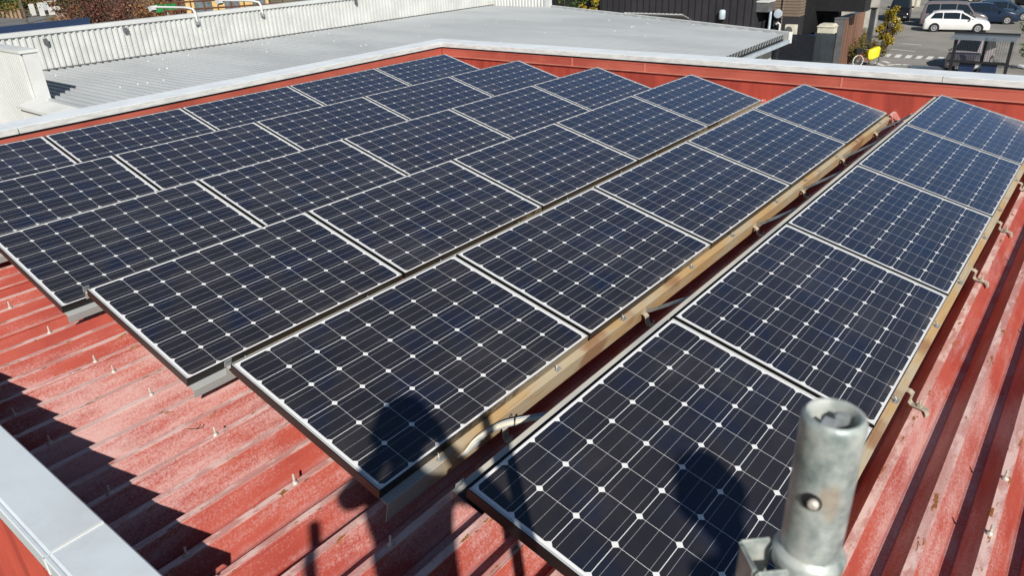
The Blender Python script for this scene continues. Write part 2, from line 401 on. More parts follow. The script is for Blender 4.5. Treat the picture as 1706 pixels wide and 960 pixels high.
# ------------------------------------------------------------------ ground
G = -6.3
mb = MB(); mb.add([(-900, -400, G), (600, -400, G), (600, 1400, G), (-900, 1400, G)], [(0, 1, 2, 3)])
struct('ground', mb, 'verge')
mb = MB(); mb.add([(-14, 33, G+.004), (60, 33, G+.004), (60, 140, G+.004), (-14, 140, G+.004)], [(0, 1, 2, 3)])
struct('parking_lot', mb, 'asphalt')
p = [gz(-60, 52, G), gz(75, 40, G), gz(75, 27, G), gz(-60, 30, G)]
mb = MB(); mb.add([(q.x, q.y, G+.006) for q in p], [(0, 1, 2, 3)]); struct('road', mb, 'road_far')
# painted markings on the lot
def mark(pts, name='road_marking'):
    mb = MB(); mb.add([(q.x, q.y, G+.009) for q in pts], [tuple(range(len(pts)))]); return struct(name, mb, 'white_paint')
for k in range(7):
    u = 1471+k*17.6; v = 94.5+k*1.0
    if k == 6: continue
    mark([gz(u, v, G), gz(u+9.5, v+.3, G), gz(u+15, v-4.6, G), gz(u+5.5, v-4.9, G)])
def line(a, b, w):
    a, b = gz(*a, G), gz(*b, G); d = (b-a).normalized(); q = Vector((-d.y, d.x, 0))*w/2
    mark([a-q, b-q, b+q, a+q])
line((1457, 104), (1473, 109.5), .28); line((1471, 101.5), (1482, 105), .25); line((1484, 81.5), (1524, 85.5), .14)
line((1504, 72), (1536, 75), .12); line((1500, 37), (1515, 33), .15); line((1505, 43), (1530, 43.5), .12)
line((1660, 8), (1676, 2), .3); line((1668, 9), (1684, 2.5), .3)
arc = [(1478, 108.5), (1490, 107.4), (1503, 107.2), (1514, 108.3), (1521, 110.3), (1523, 113)]
for a, b in zip(arc, arc[1:]): line(a, b, .3)
mark([gz(1694, 112, G), gz(1706, 113, G), gz(1708, 108, G), gz(1698, 107, G)])

# ------------------------------------------------------------------ the red-roofed building carrying the panels
ZC, RH = -.41, .088
bld = empty('factory_building', (2, 4, G), 'building with weathered red ribbed metal roof and white-capped parapets under the solar panels', 'building')
def loc(o):            # children keep world coordinates
    o.matrix_parent_inverse = Matrix.Translation(-Vector(o.parent.location)) if o.parent else o.matrix_parent_inverse
    return o
def wbuild(mb, name, ms, parent, **k):
    o = mb.build(name, ms, **k); o.parent = parent
    o.matrix_parent_inverse = parent.matrix_basis.inverted() if parent.parent is None else (Matrix.Identity(4))
    return o
def leftx(y): return -.418-.0425*y
def fary(x): return 8.30+.02*(x+.75)
YC = 8.30
ZO = -.035
mb = MB()
nrib = 75
for k in range(nrib):
    c = -1.232+.2*k
    y0, y1 = (-.76 if c < 6.5 else -1.0), fary(c)+.05
    xs = [(c-.08, -RH), (c-.018, 0), (c+.018, 0), (c+.08, -RH), (c+.12, -RH)]
    ys = [y0, y0+.06, .8, 2.2, 3.8, 5.5, 7.2, y1]
    vs = []
    for y in ys: vs += [(x, y, ZC+z) for x, z in xs]
    fs = [(i*5+j, i*5+j+1, i*5+j+6, i*5+j+5) for i in range(len(ys)-1) for j in range(4)]
    mb.add(vs, fs)
roof = wbuild(mb, 'roof', 'roof', bld)
roof['label'] = 'red ribbed sheet roof with faded paint and rust'
mb = MB()
for k in (5, 11, 16, 20, 24, 28, 34, 38, 42):
    c = -1.232+.2*k; mb.prism([(c+.016, -.75, ZC+.001), (c+.0245, -.75, ZC-.008), (c+.027, -.75, ZC-.003), (c+.0175, -.75, ZC+.006)], (0, 9, 0))
    wbuild(mb, 'sheet_lap', 'roof', bld); mb = MB()
# roof bolts: stud, nut washer, rubber seat
bp = MB(); bp.lathe([(.001, 0), (.0135, 0), (.0135, .003), (.009, .009), (.0052, .012), (.0048, .042), (.003, .046), (.0005, .0465)], (0, 0, 0), 12)
bolt0 = bp.build('roof_bolt', 'bolt', smooth=True)
bpts = [(3.168, -.05), (3.768, -.04), (4.368, -.03), (4.568, -.02), (4.968, -.01), (5.568, 0), (6.168, .015), (6.768, .02),
        (4.568, -.52), (4.968, -.51), (5.568, -.505), (6.168, -.49), (8.568, 1.79), (8.568, 1.41), (8.568, 3.3), (8.368, 4.4), (2.568, -.06), (1.968, -.07),
        (8.968, 1.8), (8.968, 2.9)]
for i, (x, y) in enumerate(bpts):
    o = bolt0 if i == 0 else bolt0.copy()
    if i: COL.objects.link(o)
    o.parent = roof; o.location = (x, y, ZC); o.rotation_euler = (random.uniform(-.06, .06), random.uniform(-.06, .06), i)
    s_ = random.uniform(.95, 1.12); o.scale = (s_*1.05, s_*1.05, s_)
# pale sealant lumps where each rib meets the eaves gutter
seal0 = None
for k in range(22):
    c = 3.168+.2*k-.4
    if c > 6.6: break
    mbs = MB(); rr = random.Random(k)
    for j in range(10):
        q = Vector((c-.03+rr.uniform(-.035, .035), -.655+rr.uniform(-.014, .014), ZC-.035+rr.uniform(-.018, .018))); r = rr.uniform(.005, .014)
        mbs.lathe([(r*.5, -r), (r, -r*.2), (r*.7, r*.7), (r*.1, r)], q, 6)
    o = wbuild(mbs, 'sealant', 'seal', bld, smooth=True)
# near parapet with its coping, ending beside the scaffold
mb = MB(); mb.box((-1.1, -.87, G), (6.6, -.735, -.13)); wbuild(mb, 'parapet_wall', 'red_wall', bld)
mb = MB()
for k in range(80):
    x = -.9+k*.095
    mb.prism([(x, -.872, G), (x+.03, -.90, G), (x+.06, -.872, G)], (0, 0, -.19-G))
wbuild(mb, 'wall_cladding', 'red_wall', bld)
mb = MB()
for x0, x1 in ((-1.0, 2.45), (2.456, 4.3), (4.306, 6.124), (6.130, 6.63)):
    poly = [(x0, -.695, -.16), (x0, -.695, -.104), (x0, -.700, -.1), (x0, -.872, -.1), (x0, -.880, -.106), (x0, -.884, -.104), (x0, -.893, -.104), (x0, -.897, -.108), (x0, -.897, -.18), (x0, -.89, -.18), (x0, -.887, -.128), (x0, -.703, -.128), (x0, -.703, -.16)]
    mb.prism(poly, (x1-x0, 0, 0))
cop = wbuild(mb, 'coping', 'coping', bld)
mb = MB(); mb.strip([(6.127, -.70, -.0975), (6.127, -.872, -.0975)], (1, 0, 0), .012, .004); 
mb.strip([(6.127, -.8985, -.104), (6.127, -.8985, -.178)], (1, 0, 0), .012, .003); mb.strip([(2.453, -.70, -.0975), (2.453, -.872, -.0975)], (1, 0, 0), .012, .004)
wbuild(mb, 'joint_sealant', 'white_metal', bld)
# dark eaves gutter between coping and ribs
mb = MB(); mb.box((-.9, -.735, ZC-.16), (6.6, -.66, ZC-.1)); wbuild(mb, 'gutter', 'dark_trim', bld)
# left parapet
def wall_run(a, b, inner, zt=-.03, far=False):
    """parapet from a to b (xy on its roof-side face); inner = unit vector pointing to the roof"""
    a, b, nn = Vector((*a, 0)), Vector((*b, 0)), Vector((*inner, 0))
    L = b-a
    def bar(d0, d1, z0, z1, m_, e0=0, e1=0):
        z1 += ZO; z0 = z0+ZO if z0 > -2 else z0
        q = []; d = L.normalized()
        p0, p1 = a-d*e0, b+d*e1
        return [p0+nn*d0+Vector((0, 0, z0)), p0+nn*d1+Vector((0, 0, z0)), p0+nn*d1+Vector((0, 0, z1)), p0+nn*d0+Vector((0, 0, z1))], p1-p0
    def put(nm, d0, d1, z0, z1, m_, e0=0, e1=0):
        mb = MB(); pl, ex = bar(d0, d1, z0, z1, m_, e0, e1); mb.prism(pl, ex); return wbuild(mb, nm, m_, bld)
    return put
put = wall_run((leftx(-1.0), -1.0), (leftx(YC), YC), (1, .042))
put('parapet_wall', -.36, -.025, G, .003, 'red_wall', 0, .3)
put('wall_flashing', -.024, -.012, -.132, -.018, 'red_band')
put('flashing_ledge', -.024, .0, -.147, -.1345, 'red_ledge')
put('painted_shade_strip', -.024, -.014, -.0175, .007, 'black')  # black strip painted in for the shade under the coping
for i, (f0, f1) in enumerate(((0, .262), (.2635, .62), (.6215, 1.0))):
    a = Vector((leftx(-1.0), -1.0)); b = Vector((leftx(YC), YC)); pa, pb = a.lerp(b, f0), a.lerp(b, f1)
    q = wall_run(pa, pb, (1, .042))
    q('coping', -.40, .0, .008, .077, 'coping_sky_lit', 0, .0)
    q('coping_lip', .0005, .004, .010, .073, 'coping_lip')
put = wall_run((leftx(YC), fary(leftx(YC))), (13.5, fary(13.5)), (.03, -1))
put('parapet_wall', -.36, -.025, G, .003, 'red_wall')
put('wall_flashing', -.024, -.012, -.130, -.018, 'red_band')
put('flashing_ledge', -.024, .004, -.148, -.1325, 'red_ledge')
put('flashing_seam', -.0118, -.0095, -.040, -.0375, 'red_wall')
put('painted_shade_strip', -.024, -.014, -.0175, .007, 'black')  # shade below the far coping, painted as a black bar
for x0, x1 in ((leftx(YC)-.40, 7.0), (7.006, 13.5)):
    q = wall_run((x0, fary(x0)), (x1, fary(x1)), (.03, -1))
    q('coping', -.40, .0, .008, .079, 'coping_sky_lit')
    q('coping_lip', .0005, .004, .010, .075, 'coping_lip')
mb = MB()
for x in (1.93, 3.18, 5.9): mb.box((x, fary(x)+.006, -.148+ZO), (x+.022, fary(x)+.0118, -.02+ZO))
wbuild(mb, 'flashing_joint', 'red_ledge', bld)

# ------------------------------------------------------------------ solar panels and their racks
TILT = .24648
ROWS = [(.0156, -.0032, 0, -.0016), (1.4044, .0534, -.014, -.0107), (2.8738, .0562, -.0142, -.0006),
        (4.302, .0702, -.0103, .002), (5.7011, .0947, -.0164, -.001), (7.1247, .111, -.0119, -.0028)]
PITCH = 1.515; LIP = .004; FD = .046
ROWNAME = ['row beside the far left parapet', 'second row from the left parapet', 'third row from the left parapet',
           'third row from the right', 'second row from the right', 'rightmost row']
KNAME = ['nearest', 'second nearest', 'middle', 'second farthest', 'farthest']
def panel_meshes():
    # glass laminate; local x = down the slope, y = along the row, z = out
    fm = MB()
    x0, x1, y0, y1 = -LIP, PW+LIP, -LIP, PL+LIP
    for (a, b, c, d) in ((x0, 0, y0, y1), (PW, x1, y0, y1)): fm.box((a, c, -FD), (b, d, .002), 0)
    for (c, d) in ((y0, 0), (PL, y1)): fm.box((0, c, -FD), (PW, d, .002), 0)
    fm.box((x0+.002, y0+.002, -FD-.0015), (.03, y1-.002, -FD), 0); fm.box((PW-.03, y0+.002, -FD-.0015), (x1-.002, y1-.002, -FD), 0)
    f = fm.build('frame', ['frame', 'frame_lip'])
    l = (MB().box((.0, .0, .0021), (PW, .005, .0034)).build('frame_lip', 'frame_lip'), MB().box((0, PL-.005, .0021), (PW, PL, .0034)).build('frame_lip', 'frame_lip'))
    g = MB(); g.box((0, 0, -.006), (PW, PL, 0)); go = g.build('cell_sheet', 'cells')
    me = go.data; uv = me.uv_layers.new(name='metres')
    for lp in me.loops:
        co = me.vertices[lp.vertex_index].co; uv.data[lp.index].uv = (co.y, co.x)
    return f, l, go
pf, pl_, pg = panel_meshes()
first = True
for r, (rx, ry, rz, yaw) in enumerate(ROWS):
    for k in range(5):
        t = k*PITCH
        o = empty('solar_panel', (rx-t*sin(yaw), ry+t*cos(yaw), rz),
                  f'{KNAME[k]} black solar panel of five in the {ROWNAME[r]}', 'solar panel', 'solar panels on the red roof')
        o.rotation_euler = Euler((0, TILT, yaw), 'XYZ')
        for src in (pf, *pl_, pg):
            c = src if first else src.copy()
            if not first: COL.objects.link(c)
            c.parent = o
        first = False
ct, st = cos(TILT), sin(TILT)
FEET = [.72, 2.05, 3.73, 4.75, 5.85, 7.0]
def w(x, y, z): return (x*ct+z*st, y, -x*st+z*ct)     # row frame -> upright rack frame
for r, (rx, ry, rz, yaw) in enumerate(ROWS):
    nm = ['leftmost row', 'second row from the left', 'third row from the left', 'fourth row from the left', 'fifth row from the left', 'rightmost row'][r]
    root = empty('mounting_rack', (rx, ry, rz), f'steel mounting rails, feet and braces under the {nm} of solar panels', 'rack', 'steel racks under the panel rows', yaw)
    yA, yB = (.004 if r < 5 else -.012), 5*PITCH+.02
    web = (.058, .058, .058, .058, .112, .09)[r]
    def rail(pts):
        mb = MB(); mb.prism([w(x, yA, z) for x, z in pts], (0, yB-yA, 0)); return mb
    xe = PW+LIP
    rail([(xe-.09, -FD-.003), (xe+.040, -FD-.003), (xe+.042, -FD-.006), (xe+.042, -FD-web), (xe+.039, -FD-web), (xe+.039, -FD-.007), (xe-.09, -FD-.007)]).build('low_rail', 'rail', root)
    rail([(-.036, -FD-.003), (-.059, -FD-.003), (-.061, -FD-.006), (-.061, -FD-.055), (-.058, -FD-.055), (-.058, -FD-.007), (-.036, -FD-.007)]).build('high_rail', 'rail_pale', root)
    rail([(.08, -FD-.0055), (-.0355, -FD-.0055), (-.0355, -FD-.0085), (.08, -FD-.0085)]).build('light_block_plate', 'black', root)  # black plate added to block the slit of light beside the frame
    # J-bolt clips along the low edge
    for k in range(5):
        for fr in (.22, .80):
            y = k*PITCH+fr*PL; mb = MB()
            mb.tube([w(xe+.022, y-.012, -FD-.004), w(xe+.022, y-.012, -FD+.016), w(xe+.012, y-.006, -FD+.024), w(xe+.004, y, -FD+.02)], .0032, 6)
            mb.tube([w(xe+.026, y+.012, -FD-.004), w(xe+.026, y+.012, -FD+.012)], .0036, 6)
            mb.box(w(xe+.012, y-.02, -FD+.0005-.003), (w(xe+.036, y+.02, -FD+.004)[0], y+.02, w(xe+.036, 0, -FD+.004)[2]))
            mb.build('clip', 'galv', root)
    # bent strap feet from the low rail onto the next crest, and legs under the high rail
    lowx, lowz = w(xe+.043, 0, -FD-.055)[0], w(xe+.043, 0, -FD-.055)[2]
    cz = ZC-rz
    for y in FEET:
        wx = rx+lowx; tgt = math.ceil((wx+.055-.168)/.2)*.2+.168-rx
        mb = MB()
        mb.strip([(lowx-.02, y, lowz+.012), (lowx+.018, y-.004, lowz+.010), (lowx+.034, y-.008, lowz+.001), (tgt-.045, y-.03, cz+.022), (tgt-.034, y-.034, cz+.012), (tgt+.02, y-.045, cz+.011), (tgt+.034, y-.048, cz+.008), (tgt+.044, y-.05, cz-.02)], (.15, 1, 0), .036, .005)
        mb.tube([(tgt, y-.04, cz+.012), (tgt, y-.04, cz+.052)], .0055, 8); mb.lathe([(.013, 0), (.013, .008), (.006, .009)], (tgt, y-.04, cz+.0135), 6)
        mb.build('foot', 'strap', root)
    for y in FEET[1:]:
        mb = MB()
        if r < 5:
            nx = ROWS[r+1][0]-rx
            mb.strip([(lowx-.02, y+.03, lowz+.02), (lowx+.012, y+.02, lowz+.022), (lowx+.05, y, lowz+.04), (nx-.09, y-.13, -.075), (nx-.045, y-.15, -.07)], (0, .3, 1), .024, .004)
            mb.build('brace', 'galv', root)
    for y in FEET:
        hx, hz = w(-.04, 0, -FD-.03)[0], w(-.04, 0, -FD-.03)[2]
        wx = rx+hx; tgt = round((wx+.02-.168)/.2)*.2+.168-rx
        mb = MB()
        mb.strip([(hx+.005, y, hz+.01), (hx+.004, y, hz-.03), (tgt, y-.01, cz+.02), (tgt, y-.01, cz+.012)], (0, 1, 0), .04, .005)
        mb.strip([(tgt-.03, y-.012, cz+.008), (tgt+.03, y-.012, cz+.008)], (0, 1, 0), .05, .006)
        mb.build('leg', 'galv_dark', root)
    # end stop on the high rail (seen at the eaves end)
    mb = MB(); mb.strip([w(-.054, .012, -FD-.003), w(-.052, .012, -.016), w(-.046, .012, -.008)], (0, 1, 0), .035, .004); mb.build('end_stop', 'galv', root)

# cable bundle crossing from one rack to the next
cb = empty('cable_bundle', (6.75, .7, -.3), 'bundle of grey and cream cables bridging the gap between the two right-hand panel rows', 'cables')
def cbuild(mb, name, m): return wbuild(mb, name, m, cb, smooth=True)
for i in range(9):
    rr = random.Random(i); dz = rr.uniform(-.012, .012); dy = (i-4)*.0105
    pts = [(6.56, .50+dy*.4, -.36), (6.63, .53+dy*.6, -.375), (6.69, .575+dy, -.345+dz*.6), (6.715, .63+dy, -.295+dz), (6.755, .715+dy*.8, -.27+dz*.7), (6.82, .80+dy*.7, -.262+dz*.5), (6.92, .90+dy*.6, -.25), (7.08, 1.01+dy*.6, -.2), (7.2, 1.05, -.2)]
    # smooth it
    sp = []
    for a in range(len(pts)-1):
        p0, p1, p2, p3 = (Vector(pts[max(a-1, 0)]), Vector(pts[a]), Vector(pts[a+1]), Vector(pts[min(a+2, len(pts)-1)]))
        for q in range(4):
            t = q/4; sp.append(.5*((2*p1)+(p2-p0)*t+(2*p0-5*p1+4*p2-p3)*t*t+(3*p1-p0-3*p2+p3)*t**3))
    sp.append(Vector(pts[-1]))
    cbuild(MB().tube(sp, .0068, 8), 'cable', 'cable_white' if i in (0, 2) else 'cable_grey')
mb = MB(); mb.tube([(6.795+.038*cos(a)*.5, .775-.038*cos(a)*.85, -.266+.026*sin(a)) for a in [2*pi*k/14 for k in range(15)]], .003, 6, caps=False); cbuild(mb, 'cable_tie', 'black')

# wind-blown dry leaves caught at the end of the gap
def leaf_cloud(n, fn, size, seed=0, flat=.0):
    rr = random.Random(seed); mb = MB()
    for i in range(n):
        p = Vector(fn(rr)); s_ = size*rr.uniform(.6, 1.4)
        d = Vector((rr.gauss(0, 1), rr.gauss(0, 1), rr.gauss(0, 1))).normalized(); e = d.orthogonal().normalized(); f_ = d.cross(e)
        e = (e*cos(i)+f_*sin(i)); f_ = d.cross(e)
        mb.add([p-e*s_*.5, p+f_*s_*.28+d*s_*.06, p+e*s_*.5, p-f_*s_*.28+d*s_*.06], [(0, 1, 2), (0, 2, 3)])
    return mb
mb = leaf_cloud(170, lambda q: (6.6+q.gauss(0, .06), 7.95+q.gauss(0, .05), ZC-.04+abs(q.gauss(0, .04))), .035, 3)
tag(mb.build('dry_leaves', 'leaf_dry'), 'small heap of dark dry leaves caught on the roof at the far end of the gap between panel rows', 'leaves', kind='stuff')
mb = MB(); mb.tube([(5.42+.035*sin(a*1.3), -.06+.03*a, ZC+.008+.0*a) for a in (0, .5, 1, 1.5, 2)], .0022, 5)
tag(mb.build('dry_twig', 'leaf_dry'), 'thin dark curved twig lying on the sunlit red roof near the parapet shadow', 'twig')

# ------------------------------------------------------------------ scaffold pole in front, its deck and the two people (just outside the frame; their shadows fall on the panels)
pole = empty('scaffold_pole', (8.41, -.826, .2), 'worn galvanised scaffold pole with open top and lock pin, nearest the camera', 'pole')
px, py = 8.395, -.767
mb = MB(); R0 = .0243
mb.lathe([(R0, .2), (R0, 1.338), (R0+.0003, 1.344), (R0-.0001, 1.349), (R0-.0015, 1.3525), (R0-.0035, 1.354), (R0-.0055, 1.3532), (R0-.0068, 1.350), (R0-.0072, 1.345), (R0-.0072, 1.27), (R0-.0073, 1.16), (.001, 1.16)], (px, py, 0), 40)
wbuild(mb, 'tube', 'galv_pole', pole, smooth=True)
mb = MB(); mb.box((px-.008, py-.0125, 1.20), (px+.004, py+.001, 1.349)); mb.box((px-.001, py+.001, 1.30), (px+.010, py+.0095, 1.352)); mb.tube([(px-.016, py-.004, 1.325), (px+.016, py+.002, 1.327)], .003, 8)
wbuild(mb, 'lock_pin', 'galv', pole, bevel=.0015)
# side hole with pin head, facing the camera
dv = (CAM_LOC-Vector((px, py, 1.28))); dv.z = 0; dv.normalize(); sd = Vector((-dv.y, dv.x, 0)); dv = (dv*.97-sd*.2).normalized()
cc = Vector((px, py, 1.283))+dv*(R0-.004)
mb = MB(); mt = Matrix.Translation(cc) @ dv.to_track_quat('Z', 'Y').to_matrix().to_4x4()
mbh = MB(); mbh.lathe([(.0082, .0036), (.0082, .0046), (.004, .0049), (.0005, .0049)], (0, 0, 0), 18); mbh.v = [tuple(mt @ Vector(v)) for v in mbh.v]
wbuild(mbh, 'pin_hole', 'black', pole, smooth=True)
mbh = MB(); mbh.lathe([(.0045, .003), (.0045, .0075), (.003, .0092), (.0005, .0095)], (0.002, 0, 0), 14); mbh.v = [tuple(mt @ Vector(v)) for v in mbh.v]
wbuild(mbh, 'pin', 'bolt', pole, smooth=True)
# wedge pocket ring on the pole
mb = MB(); mb.lathe([(R0+.0005, 1.196), (R0+.0045, 1.198), (R0+.0055, 1.211), (R0+.004, 1.214), (R0+.0005, 1.218)], (px, py, 0), 32); wbuild(mb, 'collar', 'galv_pole', pole, smooth=True)
e1 = Vector((-.72, -.69, 0)); e2 = Vector((.69, -.72, 0)); mt = Matrix.Translation((px, py, 0)) @ Matrix(((e1.x, e2.x, 0), (e1.y, e2.y, 0), (0, 0, 1))).to_4x4()
mb = MB()
for (lo, hi) in (((R0+.001, -.020, 1.13), (R0+.030, -.016, 1.212)), ((R0+.001, .016, 1.13), (R0+.030, .020, 1.212)), ((R0+.027, -.016, 1.13), (R0+.031, .016, 1.212)), ((R0+.001, -.016, 1.13), (R0+.027, .016, 1.150))): mb.box(lo, hi, 0, mt)
wbuild(mb, 'wedge_pocket', 'galv_pole', pole, bevel=.002)
pole2 = empty('scaffold_pole', (8.39, -1.78, .2), 'scaffold pole behind the camera that throws the short thin shadow on the red roof', 'pole')
mb = MB(); mb.lathe([(.0243, .2), (.0243, 1.40), (.02, 1.40)], (8.39, -1.78, 0), 20); wbuild(mb, 'tube', 'galv_pole', pole2, smooth=True)
deckt = empty('scaffold_deck', (9.2, -1.4, .15), 'steel scaffold deck behind the near parapet where the photographer stands', 'scaffold')
mb = MB(); mb.box((7.9, -1.9, .15), (11.2, -.98, .2)); wbuild(mb, 'deck_plate', 'deck', deckt)
for (x, y) in ((7.95, -1.85), (11.1, -1.85), (11.1, -1.03), (7.95, -1.1)):
    mb = MB(); mb.lathe([(.0243, G), (.0243, .15)], (x, y, 0), 12); wbuild(mb, 'post', 'galv_pole', deckt, smooth=True)

def skin_body(name, verts, edges, radii, root, mats, matfn, parent=None):
    me = bpy.data.meshes.new(name); me.from_pydata([tuple(v) for v in verts], edges, [])
    o = bpy.data.objects.new(name, me); COL.objects.link(o)
    sm = o.modifiers.new('skin', 'SKIN')
    for i, r in enumerate(radii):
        d = me.skin_vertices[0].data[i]; d.radius = (r if isinstance(r, tuple) else (r, r)); d.use_root = (i == root)
    sb = o.modifiers.new('sub', 'SUBSURF'); sb.levels = 1; sb.render_levels = 1
    dg = bpy.context.evaluated_depsgraph_get(); me2 = bpy.data.meshes.new_from_object(o.evaluated_get(dg))
    bpy.data.objects.remove(o)
    for m in mats: me2.materials.append(M[m])
    for pg_ in me2.polygons: pg_.material_index = matfn(pg_.center); pg_.use_smooth = True
    o = bpy.data.objects.new(name, me2); COL.objects.link(o)
    return o
def person(base, face, arms, label, top, height=1.71):
    """base: xy under the head on the deck; face: yaw of the look direction"""
    k = height/1.71; z0 = .2
    F = Vector((-sin(face), cos(face), 0)); Rr = Vector((cos(face), sin(face), 0)); B = Vector((base[0], base[1], z0))
    def P(f, s, z): return B+F*f+Rr*s+Vector((0, 0, z*k))
    V = []; E = []; Rd = []
    def add(p, r, par=None):
        V.append(p); Rd.append(r); i = len(V)-1
        if par is not None: E.append((par, i))
        return i
    pel = add(P(-.06, 0, .92), (.15, .11)); bel = add(P(-.06, 0, 1.07), (.14, .10), pel); ch = add(P(-.06, 0, 1.26), (.16, .115), bel)
    nb = add(P(-.05, 0, 1.41), (.10, .08), ch); nk = add(P(-.03, 0, 1.475), (.056, .056), nb)
    jaw = add(P(.0, 0, 1.53), (.066, .075), nk); hd = add(P(.0, 0, 1.60), (.078, .098), jaw); cr = add(P(-.01, 0, 1.665), (.06, .075), hd)
    for s_ in (-1, 1):
        hip = add(P(-.06, s_*.10, .86), .088, pel); kn = add(P(-.03, s_*.11, .48), .06, hip); an = add(P(-.06, s_*.115, .09), .042, kn)
        ft = add(P(.05, s_*.125, .045), .04, an); add(P(.14, s_*.135, .035), .034, ft)
        sh = add(P(-.06, s_*.17, 1.37), .068, ch)
        if arms == 'phone':
            el = add(P(.12, s_*.31, 1.17), .058, sh); wr = add(P(.225, s_*.125, 1.37), .036, el); pm = add(P(.245, s_*.098, 1.44), (.034, .018), wr)
            tips = [(.265, .088, 1.505, .075), (.27, .086, 1.485, .07), (.268, .086, 1.465, .07), (.262, .088, 1.445, .072)]
            for (f_, sx, z, sx2) in tips:
                a = add(P(f_, s_*sx, z-.01), .0085, pm); add(P(f_+.004, s_*sx2, z-.006), .0075, a)
            a = add(P(.232, s_*.088, 1.455), .010, pm); add(P(.222, s_*.07, 1.48), .0085, a)
        else:
            el = add(P(-.08, s_*.235, 1.08), .044, sh); wr = add(P(-.02, s_*.26, .83), .029, el); pm = add(P(.0, s_*.262, .76), (.036, .018), wr)
            for q, L_ in ((-.026, .075), (-.009, .085), (.009, .08), (.025, .065)):
                a = add(P(.0+q, s_*.262, .715), .0088, pm); add(P(.012+q, s_*.256, .715-L_*.55), .0075, a)
            a = add(P(.035, s_*.258, .75), .010, pm); add(P(.05, s_*.252, .715), .0088, a)
    zt = z0+.93*k; zn = z0+1.46*k
    hands = [V[i] for i, r in enumerate(Rd) if r in ((.034, .018), (.036, .018))]
    def mf(c):
        if c.z > zn and (c-(B+Vector((0, 0, c.z-B.z)))).length < .2 and min((c-h).length for h in hands) > .13: return 0
        if min((c-h).length for h in hands) < .11: return 0
        if c.z < z0+.1*k: return 3
        return 2 if c.z < zt else 1
    o = skin_body('person', V, E, Rd, 0, ['skin', top, 'trousers', 'black'], mf)
    tag(o, label, 'person')
    # hair, nose, ears, eyes, mouth as children
    hc = P(-.012, 0, 1.625)
    mb = MB(); mb.lathe([(.155, .0), (.158, .006), (.137, .012), (.132, .06), (.110, .115), (.065, .148), (.01, .158)], (0, 0, 0), 24)
    mt = Matrix.Translation(hc) @ Matrix.Rotation(face, 4, 'Z') @ Matrix.Diagonal((.92, 1.08, 1, 1)); mb.v = [tuple(mt @ Vector(v)) for v in mb.v]
    mb.build('helmet', 'white_siding', None, smooth=True).parent = o
    mb = MB(); mb.lathe([(.09, -.10), (.102, -.05), (.104, .004), (.09, .02)], (0, 0, 0), 18)
    mt = Matrix.Translation(hc-F*.022) @ Matrix.Rotation(face, 4, 'Z') @ Matrix.Diagonal((.86, .9, 1, 1)); mb.v = [tuple(mt @ Vector(v)) for v in mb.v]
    mb.build('hair', 'hair', None, smooth='all').parent = o
    mb = MB(); mb.lathe([(.003, .03), (.010, .005), (.015, -.012), (.006, -.018)], P(.098, 0, 1.585), 10); mb.build('nose', 'skin', None, smooth=True).parent = o
    for s_ in (-1, 1):
        mb = MB(); mb.lathe([(.004, -.012), (.011, -.004), (.011, .004), (.004, .012)], P(.088, s_*.032, 1.605), 10); mb.build('eye', 'black', None, smooth=True).parent = o
        mb = MB(); mb.lathe([(.004, -.03), (.014, -.012), (.018, .015), (.006, .03)], P(-.01, s_*.083, 1.59), 10); mb.build('ear', 'skin', None, smooth=True).parent = o
    mb = MB(); mb.box((-.024, -.004, -.005), (.024, .004, .005)); mt = Matrix.Translation(P(.088, 0, 1.535)) @ Matrix.Rotation(face, 4, 'Z'); mb.v = [tuple(mt @ Vector(v)) for v in mb.v]
    mb.build('mouth', 'red_lamp', None).parent = o
    return o
fwd = Vector((-sin(.671), cos(.671), 0)); hb = Vector((CAM_LOC.x, CAM_LOC.y, 0))-fwd*.275
photog = person((hb.x, hb.y), .671, 'phone', 'person in dark jacket and helmet holding up a phone, casting the left head shadow', 'jacket', 1.69)
helper = person((9.94, -1.16), .45, 'down', 'person in grey vest and white helmet right of the photographer, casting the right head shadow', 'vest', 1.76)
mb = MB(); mb.box((-.078, -.037, -.012), (.078, .037, -.004)); mt = Matrix.Translation(CAM_LOC) @ CAM_ROT.to_matrix().to_4x4() @ Matrix.Translation((.0, -.01, .022))
mb.v = [tuple(mt @ Vector(v)) for v in mb.v]
tag(mb.build('mobile_phone', 'black', bevel=.003), 'black mobile phone held up in both hands by the photographer', 'phone')

# ------------------------------------------------------------------ grey-roofed neighbour with white ribbed parapets
wh = empty('warehouse', (-6, 15, G), 'low white building with light grey ribbed metal roof beyond the parapet', 'building')
def hb_(mb, name, m, **k): return wbuild(mb, name, m, wh, **k)
ZR = -1.2
mb = MB(); P2 = .21; h2 = .115
y = 4.8
def xr(yy):
    if yy < 8.75: return -1.2
    if yy <= 20.9: return 1.03-.04*(yy-16)
    return .84-(yy-20.9)*(12.0/5.15)
while y < 26.0:
    ye = y+P2; xa = -14.62; prof = [(y, -h2), (y+.045, 0), (y+.105, 0), (y+.15, -h2), (ye, -h2)]
    xb = [min(xr(q), 3) for q, _ in prof]
    vs = [(xa, q, ZR+z) for q, z in prof]+[(x_, q, ZR+z) for x_, (q, z) in zip(xb, prof)]
    mb.add(vs, [(j, j+1, 6+j, 5+j) for j in range(4)])
    y = ye
groof = hb_(mb, 'roof', 'grey_roof')
rr = random.Random(11)
bw = MB(); bw.lathe([(.017, 0), (.014, .02), (.002, .03)], (0, 0, 0), 8); b0 = bw.build('roof_bolt', 'white_paint', smooth=True)
